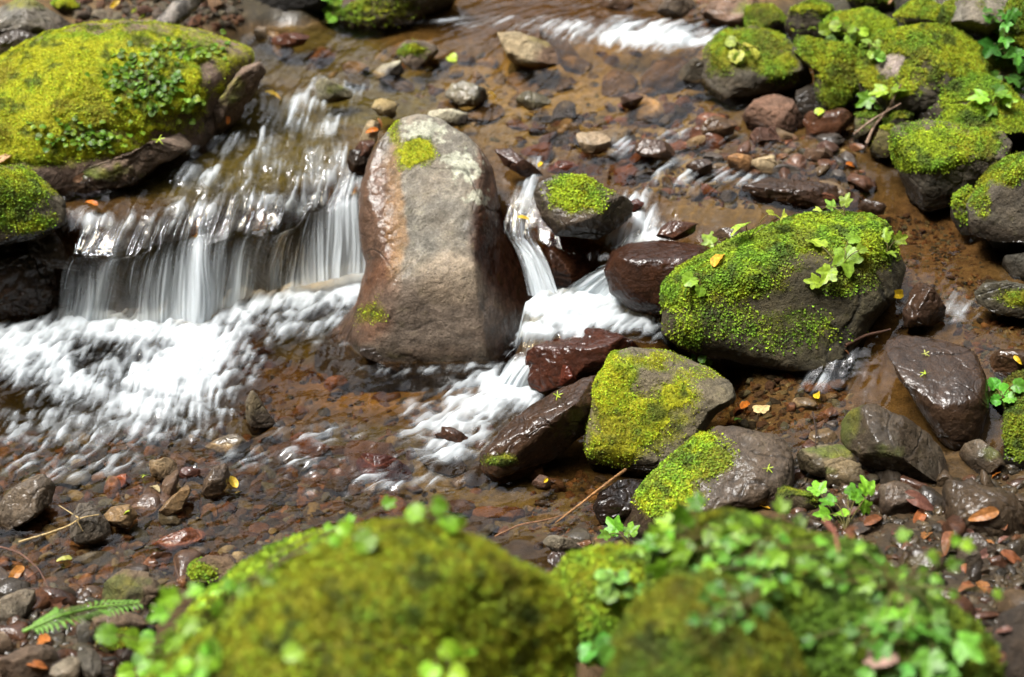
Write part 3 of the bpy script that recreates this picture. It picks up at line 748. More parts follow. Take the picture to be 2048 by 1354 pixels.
# --- the tall boulder that splits the stream
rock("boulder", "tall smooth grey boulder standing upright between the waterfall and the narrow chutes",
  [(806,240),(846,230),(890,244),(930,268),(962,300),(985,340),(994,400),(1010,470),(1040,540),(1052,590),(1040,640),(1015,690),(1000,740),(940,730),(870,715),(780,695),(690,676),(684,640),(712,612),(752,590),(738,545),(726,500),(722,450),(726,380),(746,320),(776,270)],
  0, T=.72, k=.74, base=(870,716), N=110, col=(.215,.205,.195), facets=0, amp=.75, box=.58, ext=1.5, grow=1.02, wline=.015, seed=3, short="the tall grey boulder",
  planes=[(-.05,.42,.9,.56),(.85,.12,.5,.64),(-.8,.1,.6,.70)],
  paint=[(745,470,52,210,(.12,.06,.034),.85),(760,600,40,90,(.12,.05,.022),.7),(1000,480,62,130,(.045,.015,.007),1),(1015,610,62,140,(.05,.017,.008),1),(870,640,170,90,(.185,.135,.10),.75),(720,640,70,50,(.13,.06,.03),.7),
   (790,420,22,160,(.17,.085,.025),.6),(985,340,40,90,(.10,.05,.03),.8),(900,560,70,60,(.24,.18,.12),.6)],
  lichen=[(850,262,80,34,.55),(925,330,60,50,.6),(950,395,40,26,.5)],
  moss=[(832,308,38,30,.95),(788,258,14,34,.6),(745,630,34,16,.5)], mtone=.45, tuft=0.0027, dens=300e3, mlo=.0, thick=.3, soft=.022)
_b = bpy.data.objects["boulder"]
# wet flanks where the falls run over it
_P = np.empty(len(_b.data.vertices) * 3, np.float32); _b.data.vertices.foreach_get("co", _P); _P = _P.reshape(-1, 3) + np.array(_b.location)
_x, _y = proj(_P); _n = 30 * fbm(_P * 10, 3, 5)
_w = np.maximum.reduce([ss(_x + _n, 800, 740) * .85, ss(_x + _n + (_y - 500) * -.12, 930, 985) * ss(_y, 330, 420), ss(_y + _n, 500, 620) * .9])
_b.data.attributes["wet"].data.foreach_set("value", submerge(_P.astype(float), np.clip(np.maximum(_w, .08), 0, 1)).astype(np.float32))

# --- big mossy slab, upper left
rock("boulder", "broad low boulder quilted in bright yellow-green moss beside the top of the waterfall",
  [(-260,260),(-180,160),(-60,140),(40,110),(120,66),(190,52),(260,60),(330,66),(390,80),(450,98),(530,135),(522,170),(490,218),(468,265),(450,325),(420,400),(340,465),(200,490),(60,480),(-100,470),(-220,420)],
  .275, T=.9, k=.84, ext=1.0, cen=(140,320), base=(230,358), N=130, col=(.17,.125,.11), facets=0, amp=.9, seed=5, box=.9, grow=1.0, wline=.02, short="the broad mossy boulder",
  moss=[(180,160,330,110,1),(60,260,250,70,1),(340,130,130,60,1),(250,230,130,60,1),(380,200,40,30,.7),(300,240,60,40,1),(440,120,60,26,.55),(250,300,50,24,.8),(420,150,26,34,-.9),(490,170,50,40,-.9),(440,230,40,44,-.95),(350,290,76,26,-.95),(240,338,110,26,-.95),(110,352,90,18,-.9),(330,240,40,16,-.7),(215,268,60,14,-.5),(300,225,50,30,.6)],
  dens=300e3, tuft=0.0029, leafy=.08, mtone=.34, thick=2.4, mbright=1.1)
rock("boulder", "low bare shelf of rock at the right foot of the broad mossy boulder", [(395,262),(420,215),(455,175),(490,140),(525,130),(535,150),(505,190),(470,235),(430,275),(400,285)], .285, T=.9, k=.45, ext=1.3, N=60, col=(.17,.125,.105), seed=61, amp=1.3, wline=.02, moss=[(455,180,40,30,.4)], tuft=.003)
rock("boulder", "long bare shelf of rock along the waterline below the broad mossy boulder", [(60,350),(120,332),(200,325),(290,300),(380,265),(420,258),(400,290),(340,328),(260,358),(180,372),(100,372)], .275, T=1.1, k=.45, ext=1.3, N=64, col=(.16,.12,.10), seed=62, amp=1.3, wline=.02, moss=[(190,345,80,14,.45),(90,350,40,16,.6)], tuft=.003)
rock("boulder", "mossy grey block below the broad mossy boulder, left of the waterfall lip",
  [(-120,340),(0,335),(60,340),(95,380),(122,420),(118,460),(60,475),(-60,480),(-140,440)], .24, T=.9, base=(60,476), N=60, col=(.10,.09,.07), seed=8, wline=.02, short="the mossy block by the waterfall lip",
  moss=[(30,380,70,46,1),(-20,420,80,50,.9),(60,450,50,26,.7)], mbright=.8, leafy=.2, facets=4)
rock("boulder", "black wet rock under the mossy block at the waterfall's left edge",
  [(-140,460),(0,470),(70,490),(130,520),(150,560),(130,610),(100,640),(0,640),(-140,640)], -.02, T=.6, k=-.15, base=(80,645), N=70, col=(.055,.03,.018), wet=1, seed=9, amp=2.6, wline=0, short="the black wet rock")
rock("boulder", "dripping dark shelf of rock just left of the falling water",
  [(60,455),(110,450),(150,462),(160,500),(150,540),(100,530),(60,500)], .12, T=.6, k=-.1, base=(110,545), N=40, col=(.06,.04,.024), wet=1, seed=10, wline=0)
# the ledge the water falls over, in blocks
for i, (pl, lb) in enumerate([([(150,478),(280,470),(370,452),(385,520),(370,600),(280,625),(170,625)], "dark wet ledge block behind the widest part of the waterfall"),
    ([(370,450),(470,440),(545,440),(560,500),(530,560),(450,590),(385,600)], "olive brown ledge block behind the thin middle of the waterfall"),
    ([(540,440),(610,420),(690,380),(735,370),(735,480),(660,510),(560,545)], "dark ledge block behind the waterfall next to the tall boulder")]):
    rock("ledge_rock", lb, pl, -.06, T=.35, k=1.5, base=(np.mean([p[0] for p in pl]), max(p[1] for p in pl) + 12), N=50, col=[(.06,.045,.028),(.085,.07,.04),(.05,.035,.024)][i], wet=1, seed=30 + i, amp=1.2, wline=0, cat="rock ledge", facets=3)

# --- stones round the chutes
rock("boulder", "small dark boulder topped with bright lime moss between the two upper chutes",
  [(1060,385),(1085,362),(1120,348),(1165,350),(1205,378),(1250,392),(1272,408),(1262,432),(1225,452),(1190,468),(1120,462),(1085,440)], .262, T=.75, k=.1, base=(1150,468), N=64, col=(.085,.07,.058), wet=.35, seed=12, wline=.03, short="the small moss-topped boulder",
  moss=[(1155,385,56,34,1.0),(1180,400,40,24,.8)], mtone=.2, mbright=.85, leafy=.3, tuft=0.0039, dens=304e3, planes=[(0,.9,.45,.62),(0,-.6,.8,.7)], thick=.6)
rock("boulder", "rust brown stone in the mist between the two upper chutes", ell(1140,520,62,58,0), .11, T=.9, k=.8, base=(1140,582), N=40, col=(.07,.028,.015), wet=1, seed=13, wline=0)
rock("boulder", "glossy brown rounded rock with water sliding over its top beside the chute",
  [(1212,545),(1225,510),(1262,488),(1320,482),(1400,490),(1440,520),(1440,590),(1400,630),(1340,630),(1270,612),(1225,588)], .13, T=.9, k=.35, base=(1320,632), N=72, col=(.075,.028,.013), wet=1, seed=14, facets=0, amp=.6, wline=0, planes=[(-.1,.95,.4,.8)], short="the glossy brown rock")
rock("boulder", "red-brown wet slab dividing the white water below the chutes",
  [(1052,740),(1056,705),(1100,680),(1170,655),(1225,652),(1280,690),(1290,720),(1230,735),(1170,742),(1140,765),(1095,778),(1065,770)], .02, T=.62, k=.3, base=(1100,778), N=64, col=(.115,.035,.018), wet=1, seed=15, facets=3, planes=[(-.2,.9,.5,.62)], wline=0, short="the red-brown slab")
rock("stone", "little rounded red stone wedged under the red-brown slab", ell(1132,752,24,20,-10), .04, N=22, col=(.18,.04,.02), wet=1, seed=16, wline=0, k=.1)
rock("stone", "small pinkish pebble squeezed between the two slanting rocks by the lowest chute", ell(1192,788,12,16,20), .06, N=16, col=(.24,.15,.1), wet=.5, seed=17, k=.1)
rock("boulder", "long dark slanting slab with green moss on its lower tip beside the pool",
  [(968,905),(985,880),(1010,855),(1060,815),(1110,785),(1160,762),(1200,750),(1205,790),(1196,830),(1170,865),(1110,905),(1050,945),(1010,955),(980,940)], -.02, T=.8, k=.3, base=(1020,955), N=80, col=(.085,.045,.026), wet=.95, seed=18, facets=2, wline=0, amp=.9, short="the long slanting slab",
  planes=[(-.35,.72,.6,.55),(.5,-.55,.67,.5)], moss=[(998,920,34,16,.9)], mbright=.5, tuft=0.0026)
rock("boulder", "mossy grey boulder standing just right of the long slanting slab",
  [(1180,860),(1186,810),(1196,765),(1222,712),(1262,702),(1335,704),(1400,728),(1452,760),(1462,792),(1425,820),(1400,860),(1368,900),(1310,930),(1250,950),(1200,930),(1182,895)], -.01, T=.85, k=.3, base=(1250,950), N=90, col=(.13,.115,.085), seed=19, facets=2, amp=.7, short="the mossy boulder by the slanting slab",
  planes=[(.25,.7,.6,.72),(-.5,-.1,.9,.74)], moss=[(1230,780,46,80,1),(1270,850,90,60,.85),(1350,790,50,40,.75),(1220,900,50,50,.95),(1300,720,60,20,.6),(1400,745,60,14,.4),(1330,850,50,50,.5)], tuft=0.0028, dens=323e3, leafy=.12, mtone=.25, thick=.7)
# --- the big mossy boulder, right
rock("boulder", "large round dark boulder capped with leafy green moss right of the chutes",
  [(1333,600),(1338,575),(1370,548),(1420,518),(1480,485),(1540,455),(1600,435),(1660,426),(1715,424),(1752,440),(1772,478),(1798,520),(1785,575),(1745,625),(1715,680),(1690,728),(1640,738),(1560,730),(1450,712),(1385,700),(1345,680),(1338,640)], .085, T=.85, k=.35, base=(1600,736), N=110, col=(.055,.048,.028), seed=21, facets=0, amp=.75, short="the large moss-capped boulder",
  planes=[(-.1,.75,.55,.7),(.15,-.1,1,.78),(.7,.3,.5,.86)], wline=.012,
  moss=[(1420,540,90,44,1),(1520,495,110,50,1),(1640,465,120,46,1),(1730,480,60,60,1),(1350,590,30,34,.9),(1470,560,90,40,.8),(1700,560,60,30,.5),(1400,600,60,26,.55),(1450,640,100,40,.34),(1560,660,120,40,.3),(1380,650,40,50,.4),(1600,540,40,40,-.5)],
  leafy=.5, tuft=0.0039, dens=285e3, mbright=.78, thick=1.3, mtone=.0)
rock("boulder", "sloping boulder with lime moss on its left flank and bare wet stone on its right",
  [(1240,1085),(1262,1035),(1295,985),(1340,935),(1385,890),(1425,865),(1480,868),(1540,880),(1562,915),(1562,965),(1530,1000),(1470,1020),(1430,1060),(1380,1110),(1290,1130)], .03, T=.6, k=.3, base=(1480,1022), N=84, col=(.105,.08,.062), wet=.45, seed=22, facets=3, grow=1.14, short="the sloping half-mossy boulder",
  moss=[(1330,1000,66,80,1),(1400,910,60,46,1),(1290,1060,50,50,1),(1360,1060,60,40,.8)], leafy=.3, tuft=0.0036, dens=266e3, mtone=.2, planes=[(-.3,.7,.6,.7)])
rock("boulder", "dark pitted boulder lying in the shallow channel at the right",
  [(1682,860),(1705,828),(1745,818),(1800,835),(1860,858),(1898,890),(1905,925),(1880,960),(1840,972),(1780,960),(1735,935),(1690,900)], .08, T=.8, N=70, col=(.075,.058,.042), wet=.6, seed=23, facets=6, amp=.9, short="the dark pitted boulder", moss=[(1700,850,26,40,.6),(1770,900,40,14,.3)], mbright=.5, tuft=0.0026, wline=.02)
rock("boulder", "big smooth wet wedge of brown rock at the right edge of the channel",
  [(1765,690),(1790,668),(1870,672),(1935,690),(1965,745),(1978,800),(1950,862),(1920,885),(1890,862),(1850,815),(1800,765)], .09, T=.8, k=.4, ext=1.15, base=(1915,885), N=80, col=(.075,.042,.024), wet=.9, seed=24, facets=0, amp=.6, planes=[(-.05,.70,.71,.36)], soft=.07, wline=0, short="the smooth wet wedge rock")
rock("boulder", "dark pyramid-shaped rock standing in the current right of the large moss-capped boulder",
  [(1800,615),(1812,585),(1835,566),(1862,574),(1892,612),(1895,632),(1860,645),(1822,652)], .185, T=.9, N=44, col=(.075,.04,.024), wet=.8, seed=25, facets=2, planes=[(-.6,.4,.6,.55),(.6,.0,.8,.55)], wline=0, short="the pyramid rock")
rock("boulder", "low grey-green boulder half in water at the right, above the smooth wedge rock", [(1950,595),(1965,575),(2010,565),(2080,570),(2110,610),(2060,645),(2000,630),(1960,615)], .205, T=.8, N=48, col=(.09,.085,.065), wet=.5, seed=26, moss=[(2035,595,40,20,.8)], mbright=.7, tuft=0.0033)
rock("stone", "brown wet stone beside the smooth wedge rock, cut by the right border", ell(2030,728,48,28,0), .16, N=32, col=(.12,.07,.04), wet=.9, seed=27)
rock("boulder", "dark green leafy rock at the right border below the smooth wedge rock", [(1985,880),(1995,840),(2030,818),(2100,820),(2130,900),(2050,930),(2000,920)], .10, T=.9, N=50, col=(.05,.04,.025), seed=28, up=.1, mbright=.5, leafy=.3)
rock("boulder", "shadowed rock with small leaves hanging over it at the right border", [(1975,800),(1985,765),(2040,745),(2110,760),(2110,830),(2040,835),(1990,825)], .12, T=.9, N=40, col=(.035,.03,.02), seed=29, up=.35, mbright=.4)
rock("stone", "blunt grey-brown stone right of the dark pitted boulder", [(1915,915),(1925,890),(1955,880),(1995,900),(2012,925),(1990,945),(1940,948)], .085, N=36, col=(.12,.095,.07), wet=.35, seed=31, moss=[(1985,905,30,12,.4)], mbright=.6)
rock("stone", "flat olive stone with a mossy rim, leaning behind the pale dome-shaped stone", [(1592,915),(1612,892),(1660,886),(1715,890),(1742,920),(1725,950),(1660,955),(1605,945)], .085, T=.7, N=40, col=(.15,.13,.085), seed=32, moss=[(1670,900,70,14,.6)], mbright=.7, tuft=0.0026)
rock("stone", "pale dome-shaped stone beside the sloping half-mossy boulder", [(1622,955),(1640,930),(1680,915),(1715,925),(1738,960),(1725,985),(1660,985)], .08, T=.8, N=40, col=(.17,.14,.09), seed=33, moss=[(1650,940,30,12,.4)], mbright=.6, tuft=0.0026)
rock("stone", "brownish stone touching the right side of the sloping half-mossy boulder", ell(1545,995,26,22,0), .06, N=28, col=(.16,.11,.08), seed=34)
rock("stone", "greenish lump of stone below the pale dome-shaped stone", ell(1595,1005,48,26,10), .07, N=32, col=(.12,.1,.06), seed=35, up=.45, mbright=.5, tuft=0.0026)
rock("stone", "wide purple-grey stone in front of the dark pitted boulder", [(1742,1010),(1760,975),(1800,962),(1850,985),(1858,1015),(1820,1035),(1770,1030)], .10, T=.7, N=40, col=(.11,.085,.07), wet=.35, seed=36)
rock("stone", "large brown stone slab at the right border behind the foreground plants", [(1865,990),(1900,960),(1960,965),(2060,985),(2080,1060),(1990,1075),(1900,1060)], .10, T=.6, N=44, col=(.09,.065,.045), wet=.75, seed=37)
rock("stone", "dark ridged stone among the wet pebbles at the right, behind the foreground plants", ell(1950,1090,52,24,15), .11, N=36, col=(.07,.055,.045), wet=.6, seed=38, amp=1.0)
rock("stone", "grey rounded stone just above the plant-covered rock at the right", ell(1935,1120,26,26,0), .12, N=28, col=(.12,.105,.09), wet=.5, seed=39)
# --- mossy boulders on the right bank
RB = [("boulder","square mossy boulder with a bare grey face, first by the water on the right bank",[(1408,165),(1420,100),(1450,68),(1500,52),(1545,75),(1590,110),(1614,160),(1600,190),(1540,190),(1500,206),(1450,190),(1415,180)],.325,(1500,208),80,dict(planes=[(-.1,.85,.5,.42),(.15,-.25,.95,.55),(-.7,0,.7,.6)],box=.5,grow=1.16,moss=[(1500,92,84,44,1),(1560,130,36,34,.9),(1440,110,30,40,.8)],short="the square mossy boulder",wline=.01)),
 ("boulder","upright boulder with a saddle of moss right of the square mossy boulder",[(1580,110),(1600,75),(1650,66),(1690,90),(1728,120),(1720,170),(1700,215),(1655,222),(1640,190),(1630,140)],.34,(1680,224),60,dict(up=.30,moss=[(1690,190,50,40,.8)])),
 ("boulder","wide high boulder with shaggy olive moss on the right bank",[(1712,170),(1726,110),(1760,80),(1840,58),(1900,52),(1940,90),(1962,150),(1940,200),(1860,220),(1780,235),(1722,215)],.36,(1770,236),90,dict(up=.32,short="the wide olive-mossed boulder",mtone=.1,paint=[(1790,130,36,26,(.2,.16,.14),.9)],moss=[(1785,130,30,22,-.9)])),
 ("boulder","mossy boulder with small round leaves and a bare left face, at the right border",[(1808,225),(1820,185),(1870,158),(1935,150),(2000,170),(2045,215),(2080,255),(2000,280),(1920,262),(1850,262),(1815,255)],.36,(1840,262),80,dict(up=.24,leafy=.5,moss=[(1850,215,36,34,-.9)],short="the leaf-mossed boulder at the right border")),
 ("boulder","dark-based boulder with pale leafy moss across its sloping top, right bank",[(1750,330),(1765,290),(1800,258),(1850,243),(1920,252),(1985,255),(2002,278),(1985,320),(1940,375),(1870,405),(1800,392),(1756,365)],.29,(1860,406),90,dict(planes=[(0,.85,.5,.6),(-.2,-.35,.9,.75)],moss=[(1880,290,110,40,1),(1960,285,46,34,1),(1850,325,60,20,.8),(1775,380,40,20,.5)],leafy=.55,short="the pale leafy-topped boulder",wline=.015)),
 ("boulder","shadowed boulder with olive moss on its shoulders at the right border",[(1945,420),(1950,370),(1975,330),(2020,310),(2090,312),(2140,400),(2090,480),(2020,485),(1965,465)],.28,(2010,488),70,dict(planes=[(-.1,-.1,1,.6)],moss=[(2010,335,60,36,1),(1960,380,20,50,.8)],mbright=.75,short="the shadowed border boulder")),
 ("stone","small mossy stone in the gap under the pale leafy-topped boulder",[(1902,440),(1905,400),(1930,378),(1945,400),(1946,460),(1920,462)],.25,(1925,462),36,dict(up=-0.02,leafy=.5)),
 ("stone","angular grey stone at the foot of the shadowed border boulder",[(1970,475),(1985,455),(2030,470),(2060,500),(2000,505)],.225,(2000,506),28,dict(col=(.13,.12,.1))),
 ("stone","blue-grey stone half in the water at the right border",[(1998,540),(2015,515),(2060,495),(2110,520),(2100,560),(2030,555)],.215,(2030,557),34,dict(col=(.08,.08,.075),wet=.6)),
 ("boulder","mossy boulder behind the square mossy boulder, near the far rapids",[(1478,40),(1495,18),(1540,12),(1572,40),(1560,70),(1500,70)],.40,(1520,72),44,dict(up=-0.02)),
 ("boulder","reddish wet boulder at the edge of the far rapids",[(1410,30),(1425,5),(1480,-12),(1530,0),(1520,30),(1480,62),(1420,58)],.39,(1440,64),40,dict(col=(.19,.12,.09),wet=.3,moss=[(1490,20,30,14,.4)])),
 ("boulder","steep mossy boulder with a shaded face behind the saddle-mossed one",[(1568,60),(1585,25),(1620,5),(1655,12),(1668,50),(1660,85),(1600,88)],.42,(1620,90),50,dict(up=.3,planes=[(0,-.2,1,.6)])),
 ("boulder","low mossy boulder with fresh sprigs above the wide olive-mossed boulder",[(1640,65),(1670,35),(1730,22),(1785,45),(1780,80),(1730,100),(1670,95)],.43,(1700,102),50,dict(up=.15,leafy=.35)),
 ("boulder","rounded mossy boulder at the top of the right bank",[(1782,35),(1795,8),(1840,-2),(1885,20),(1905,55),(1850,62),(1800,58)],.5,(1850,64),50,dict(up=.15)),
 ("boulder","bare grey boulder jutting over the right bank",[(1912,50),(1916,10),(1945,-30),(2000,-40),(2040,0),(2030,60),(1985,85),(1935,75)],.52,(1970,88),56,dict(col=(.2,.19,.18),up=0.93,mbright=.5,short="the bare grey boulder")),
 ("boulder","mossy ledge rock in the top right beside the bare grey boulder",[(2015,40),(2040,-20),(2120,-40),(2160,60),(2100,120),(2030,90)],.55,(2050,118),40,dict(up=-0.02,mbright=.6)),
 ("boulder","small dark mossy boulder beneath the bare grey boulder",[(1880,40),(1890,5),(1915,-5),(1925,40),(1910,70),(1888,65)],.52,(1900,72),30,dict(up=-0.12,mbright=.6)),
 ("boulder","shaded mossy boulder behind the dark climbing plant at the right border",ell(2005,135,56,52,0),.38,None,44,dict(up=.2,mbright=.4)),
 ("boulder","small mossy boulder at the very top of the right bank left of the rounded one",ell(1745,8,44,24,0),.45,None,36,dict(up=.1,mbright=.6)),
 ("boulder","dark wet cobble in the gap between the square mossy boulder and the saddle-mossed one",ell(1618,200,26,30,0),.32,None,30,dict(col=(.04,.03,.022),wet=.7)),
 ("boulder","mossy rock filling the gap left of the leaf-mossed boulder at the right border",ell(1800,250,30,26,0),.33,None,32,dict(up=.2,mbright=.5)),
 ("stone","olive rounded stone wedged left of the pale leafy-topped boulder",ell(1772,285,30,32,0),.30,None,32,dict(col=(.14,.13,.06),up=0.48,mbright=.7)),
 ("stone","pale mossy cobble beneath the wide olive-mossed boulder",ell(1728,255,26,30,0),.31,None,30,dict(col=(.13,.12,.07),up=0.58,mbright=.6)),
 ("boulder","reddish-brown blocky rock at the foot of the square mossy boulder",[(1490,235),(1510,205),(1545,190),(1580,200),(1612,245),(1600,268),(1555,275),(1500,258)],.30,(1555,276),48,dict(col=(.17,.1,.075),short="the reddish blocky rock",planes=[(0,.8,.5,.6),(0,-.3,.9,.6)])),
 ("stone","flat wet rust stone between the reddish blocky rock and the mossy bank",ell(1665,248,62,28,0),.305,None,36,dict(col=(.14,.06,.03),wet=.9,T=.6)),
 ("stone","small grey cone of stone in front of the reddish blocky rock",ell(1545,265,15,14,0),.295,None,20,dict(col=(.16,.15,.13),wet=.5)),
 ("boulder","dark angular rock left of the square mossy boulder, at the water",[(1350,178),(1362,140),(1385,118),(1405,125),(1412,160),(1405,180),(1370,185)],.325,(1380,186),36,dict(col=(.1,.085,.065),wet=.5)),
 ("boulder","long flat wet slab lying across the shallows in front of the right bank",[(1472,395),(1490,372),(1540,360),(1620,362),(1690,372),(1722,395),(1700,412),(1600,412),(1500,410)],.262,(1600,414),56,dict(col=(.085,.05,.035),wet=.9,amp=1.3,T=1.1,planes=[(0,.9,.4,.5),(0,-.2,1,.6)],short="the long flat wet slab")),
]
for nm, lb, pl, z0, bs, N, kw in RB:
    kw = dict(kw); kw.setdefault("grow", 1.10); kw.setdefault("soft", .022); kw.setdefault("facets", 7); kw.setdefault("col", (.085,.075,.062)); kw.setdefault("seed", int(sum(p[0] for p in pl)) % 97); kw.setdefault("leafy", .16); kw.setdefault("tuft", .0036); kw.setdefault("dens", 240e3); kw.setdefault("thick", .9); kw.setdefault("mtone", .0); kw.setdefault("mbright", .78)
    rock(nm, lb, pl, z0, base=bs, N=N, **kw)

# --- stones standing in the upper pool
UPS = [("oblong cream and brown block lying in the far pool below the rapids",[(987,85),(995,68),(1030,65),(1095,85),(1120,110),(1138,135),(1100,140),(1040,128),(1000,108)],.335,dict(col=(.33,.28,.2),paint=[(1110,115,50,40,(.09,.05,.03),.9),(1090,75,40,14,(.14,.11,.04),.8)],facets=4,short="the oblong cream block",N=44)),
 ("round stone with thin moss in the far pool left of the oblong cream block",ell(838,108,44,25,5),.33,dict(col=(.17,.14,.12),moss=[(825,100,30,16,.9)],N=36)),
 ("half white half black stone in the far pool",[(740,148),(765,130),(800,122),(808,145),(790,158),(750,158)],.318,dict(col=(.42,.42,.36),paint=[(790,145,26,20,(.03,.025,.02),1)],N=30,wet=.5)),
 ("grey-white wet stone in the middle of the far pool",[(890,190),(905,168),(940,160),(975,172),(1002,195),(985,208),(920,210)],.318,dict(col=(.27,.26,.22),paint=[(980,195,30,20,(.05,.035,.03),.9)],wet=.7,N=36,short="the grey-white pool stone")),
 ("shining low stone right of the grey-white pool stone",ell(1066,200,34,17,0),.318,dict(col=(.2,.19,.14),wet=1,N=28)),
 ("flat mossy stone ringed by foam above the left rapid",ell(662,182,44,24,0),.315,dict(col=(.24,.23,.17),wet=.6,moss=[(675,175,24,8,.4)],N=36)),
 ("yellowish stone perched at the head of the rapid behind the tall boulder",ell(770,214,25,18,20),.318,dict(col=(.33,.27,.15),N=26,T=1)),
 ("slanting pale stone leaning on the tall boulder's left shoulder",[(716,285),(735,245),(760,228),(765,250),(745,290),(722,300)],.29,dict(col=(.3,.24,.16),N=28)),
 ("rust-coloured stone caught at the waterfall lip against the tall boulder",[(708,300),(722,282),(750,278),(756,300),(735,318),(714,315)],.285,dict(col=(.13,.06,.04),wet=.8,N=28)),
 ("dark jutting rock at the waterfall lip against the tall boulder",[(690,320),(700,300),(722,300),(740,330),(730,350),(700,350)],.25,dict(col=(.035,.022,.015),wet=1,N=30)),
 ("flat whitish stone peeping out behind the tall boulder",[(848,238),(862,220),(905,218),(935,228),(932,250),(880,252)],.31,dict(col=(.4,.39,.33),paint=[(925,240,14,16,(.05,.04,.03),1)],N=30)),
 ("pale striped stone in the shallows upstream of the small moss-topped boulder",ell(1183,284,38,21,8),.30,dict(col=(.5,.4,.3),wet=.6,N=34,short="the pale striped stone")),
 ("dark brown wet stone right of the pale striped stone",ell(1305,296,42,21,5),.30,dict(col=(.12,.07,.05),wet=.9,N=32)),
 ("wet brown rock emerging just right of the tall boulder's shoulder",[(990,300),(1020,298),(1060,325),(1085,350),(1050,352),(1010,330)],.29,dict(col=(.11,.055,.04),wet=1,N=32)),
 ("small purplish stone breaking the surface near the square mossy boulder",ell(1262,200,26,15,0),.325,dict(col=(.14,.09,.08),wet=.8,N=26)),
 ("rounded red-brown stone under the current upstream of the small moss-topped boulder",ell(1125,335,32,14,0),.275,dict(col=(.16,.05,.03),wet=.9,N=28)),
 ("small wet red stone at the right end of the small moss-topped boulder",ell(1272,412,16,14,0),.268,dict(col=(.1,.03,.02),wet=1,N=22)),
 ("jagged wet stone where the current splits above the glossy brown rock",ell(1355,458,40,18,-10),.265,dict(col=(.13,.06,.04),wet=1,N=32)),
 ("brown wet stone behind the large moss-capped boulder's left end",ell(1465,470,40,16,0),.265,dict(col=(.12,.08,.055),wet=.9,N=32)),
 ("warm tan stone leaning in the gravel in the upper shallows",ell(1440,252,36,22,-10),.31,dict(col=(.15,.09,.05),wet=.7,N=30)),
 ("orange-faced tan stone in the gravel heap of the upper shallows",ell(1480,325,26,18,0),.295,dict(col=(.3,.17,.08),N=26)),
 ("pale flat flake leaning in the gravel heap of the upper shallows",ell(1532,330,30,16,15),.295,dict(col=(.4,.32,.22),N=26)),
 ("long tan splinter of rock in the upper shallows",ell(1393,282,26,9,-22),.30,dict(col=(.35,.26,.15),N=24)),
 ("chunky dark wet stone left of the gravel heap in the upper shallows",ell(1400,335,30,18,-10),.29,dict(col=(.1,.06,.045),wet=.9,N=28)),
 ("broad brown stone capping the gravel heap in the upper shallows",ell(1640,310,42,14,0),.30,dict(col=(.15,.09,.06),wet=.6,N=30)),
 ("wet brown stone just below the long flat wet slab",ell(1745,413,32,12,5),.255,dict(col=(.09,.055,.04),wet=1,N=28)),
 ("far brown boulder beyond the rapids at the top of the stream",ell(1360,12,40,24,0),.41,dict(col=(.13,.1,.08),wet=.4,N=36)),
 ("low wet stone above the rapids at the top of the stream",ell(1240,8,40,12,0),.395,dict(col=(.16,.1,.07),wet=.9,N=28)),
]
for lb, pl, z0, kw in UPS:
    kw = dict(kw); kw.setdefault("wline", .008); kw.setdefault("k", .15); kw.setdefault("T", .75); kw.setdefault("seed", int(pl[0][0] + pl[0][1]) % 89); kw.setdefault("mbright", .8)
    rock("stone", lb, pl, z0, **kw)

# --- top left bank
TL = [("boulder","grey wet outcrop behind the broad mossy boulder in the far left corner",[(-60,60),(-20,20),(60,-10),(120,30),(142,62),(90,80),(0,60)],.42,dict(col=(.2,.19,.18),wet=.35,N=50,moss=[(60,5,60,12,.6)])),
 ("boulder","glistening dark rock under the grey outcrop in the far left corner",[(-60,140),(-40,80),(40,62),(100,90),(80,120),(0,150)],.36,dict(col=(.13,.11,.10),wet=.9,N=44,amp=1.4)),
 ("boulder","overhanging rock coloured near-black for its shade, at the far bank left of the mossy bank",[(462,38),(478,-20),(540,-70),(660,-70),(680,-10),(640,28),(560,42)],.35,dict(col=(.010,.008,.006),N=56)),  # shade under the overhang is painted in: stone almost black all over
 ("boulder","brown slab standing beside the log on the far bank",[(380,50),(400,10),(432,-10),(452,15),(440,45),(400,58)],.37,dict(col=(.16,.095,.055),N=36)),
 ("boulder","rubbly mossy bank of rock at the top, left of the far rapids",[(605,52),(650,20),(720,-10),(800,-30),(900,-30),(975,0),(965,28),(900,38),(860,58),(760,55),(680,58)],.335,dict(col=(.11,.095,.075),N=90,amp=2.2,up=.5,mbright=.7,tuft=0.0052,dens=114e3,moss=[(690,10,70,30,.5),(790,15,50,24,.4)])),
 ("stone","mossy stone on the litter right of the grey outcrop",ell(130,15,26,20,0),.43,dict(col=(.12,.1,.06),N=26,up=.2)),
 ("stone","pale grey stone in the litter of the far bank",ell(215,38,34,16,10),.40,dict(col=(.2,.18,.15),N=28)),
 ("stone","flat reddish stone breaking the surface below the overhanging rock",ell(580,78,40,14,0),.345,dict(col=(.17,.07,.045),wet=.9,N=28)),
 ("stone","small pale stone standing in the water below the overhanging rock",ell(522,66,14,14,0),.345,dict(col=(.3,.26,.22),wet=.6,N=22)),
 ("stone","brown mossy stone at the foot of the log on the far bank",ell(285,40,30,20,0),.39,dict(col=(.13,.09,.055),N=28,up=.5)),
]
for nm, lb, pl, z0, kw in TL:
    kw = dict(kw); kw.setdefault("seed", int(abs(pl[0][0]) + pl[0][1]) % 83); kw.setdefault("T", .9)
    rock(nm, lb, pl, z0, **kw)

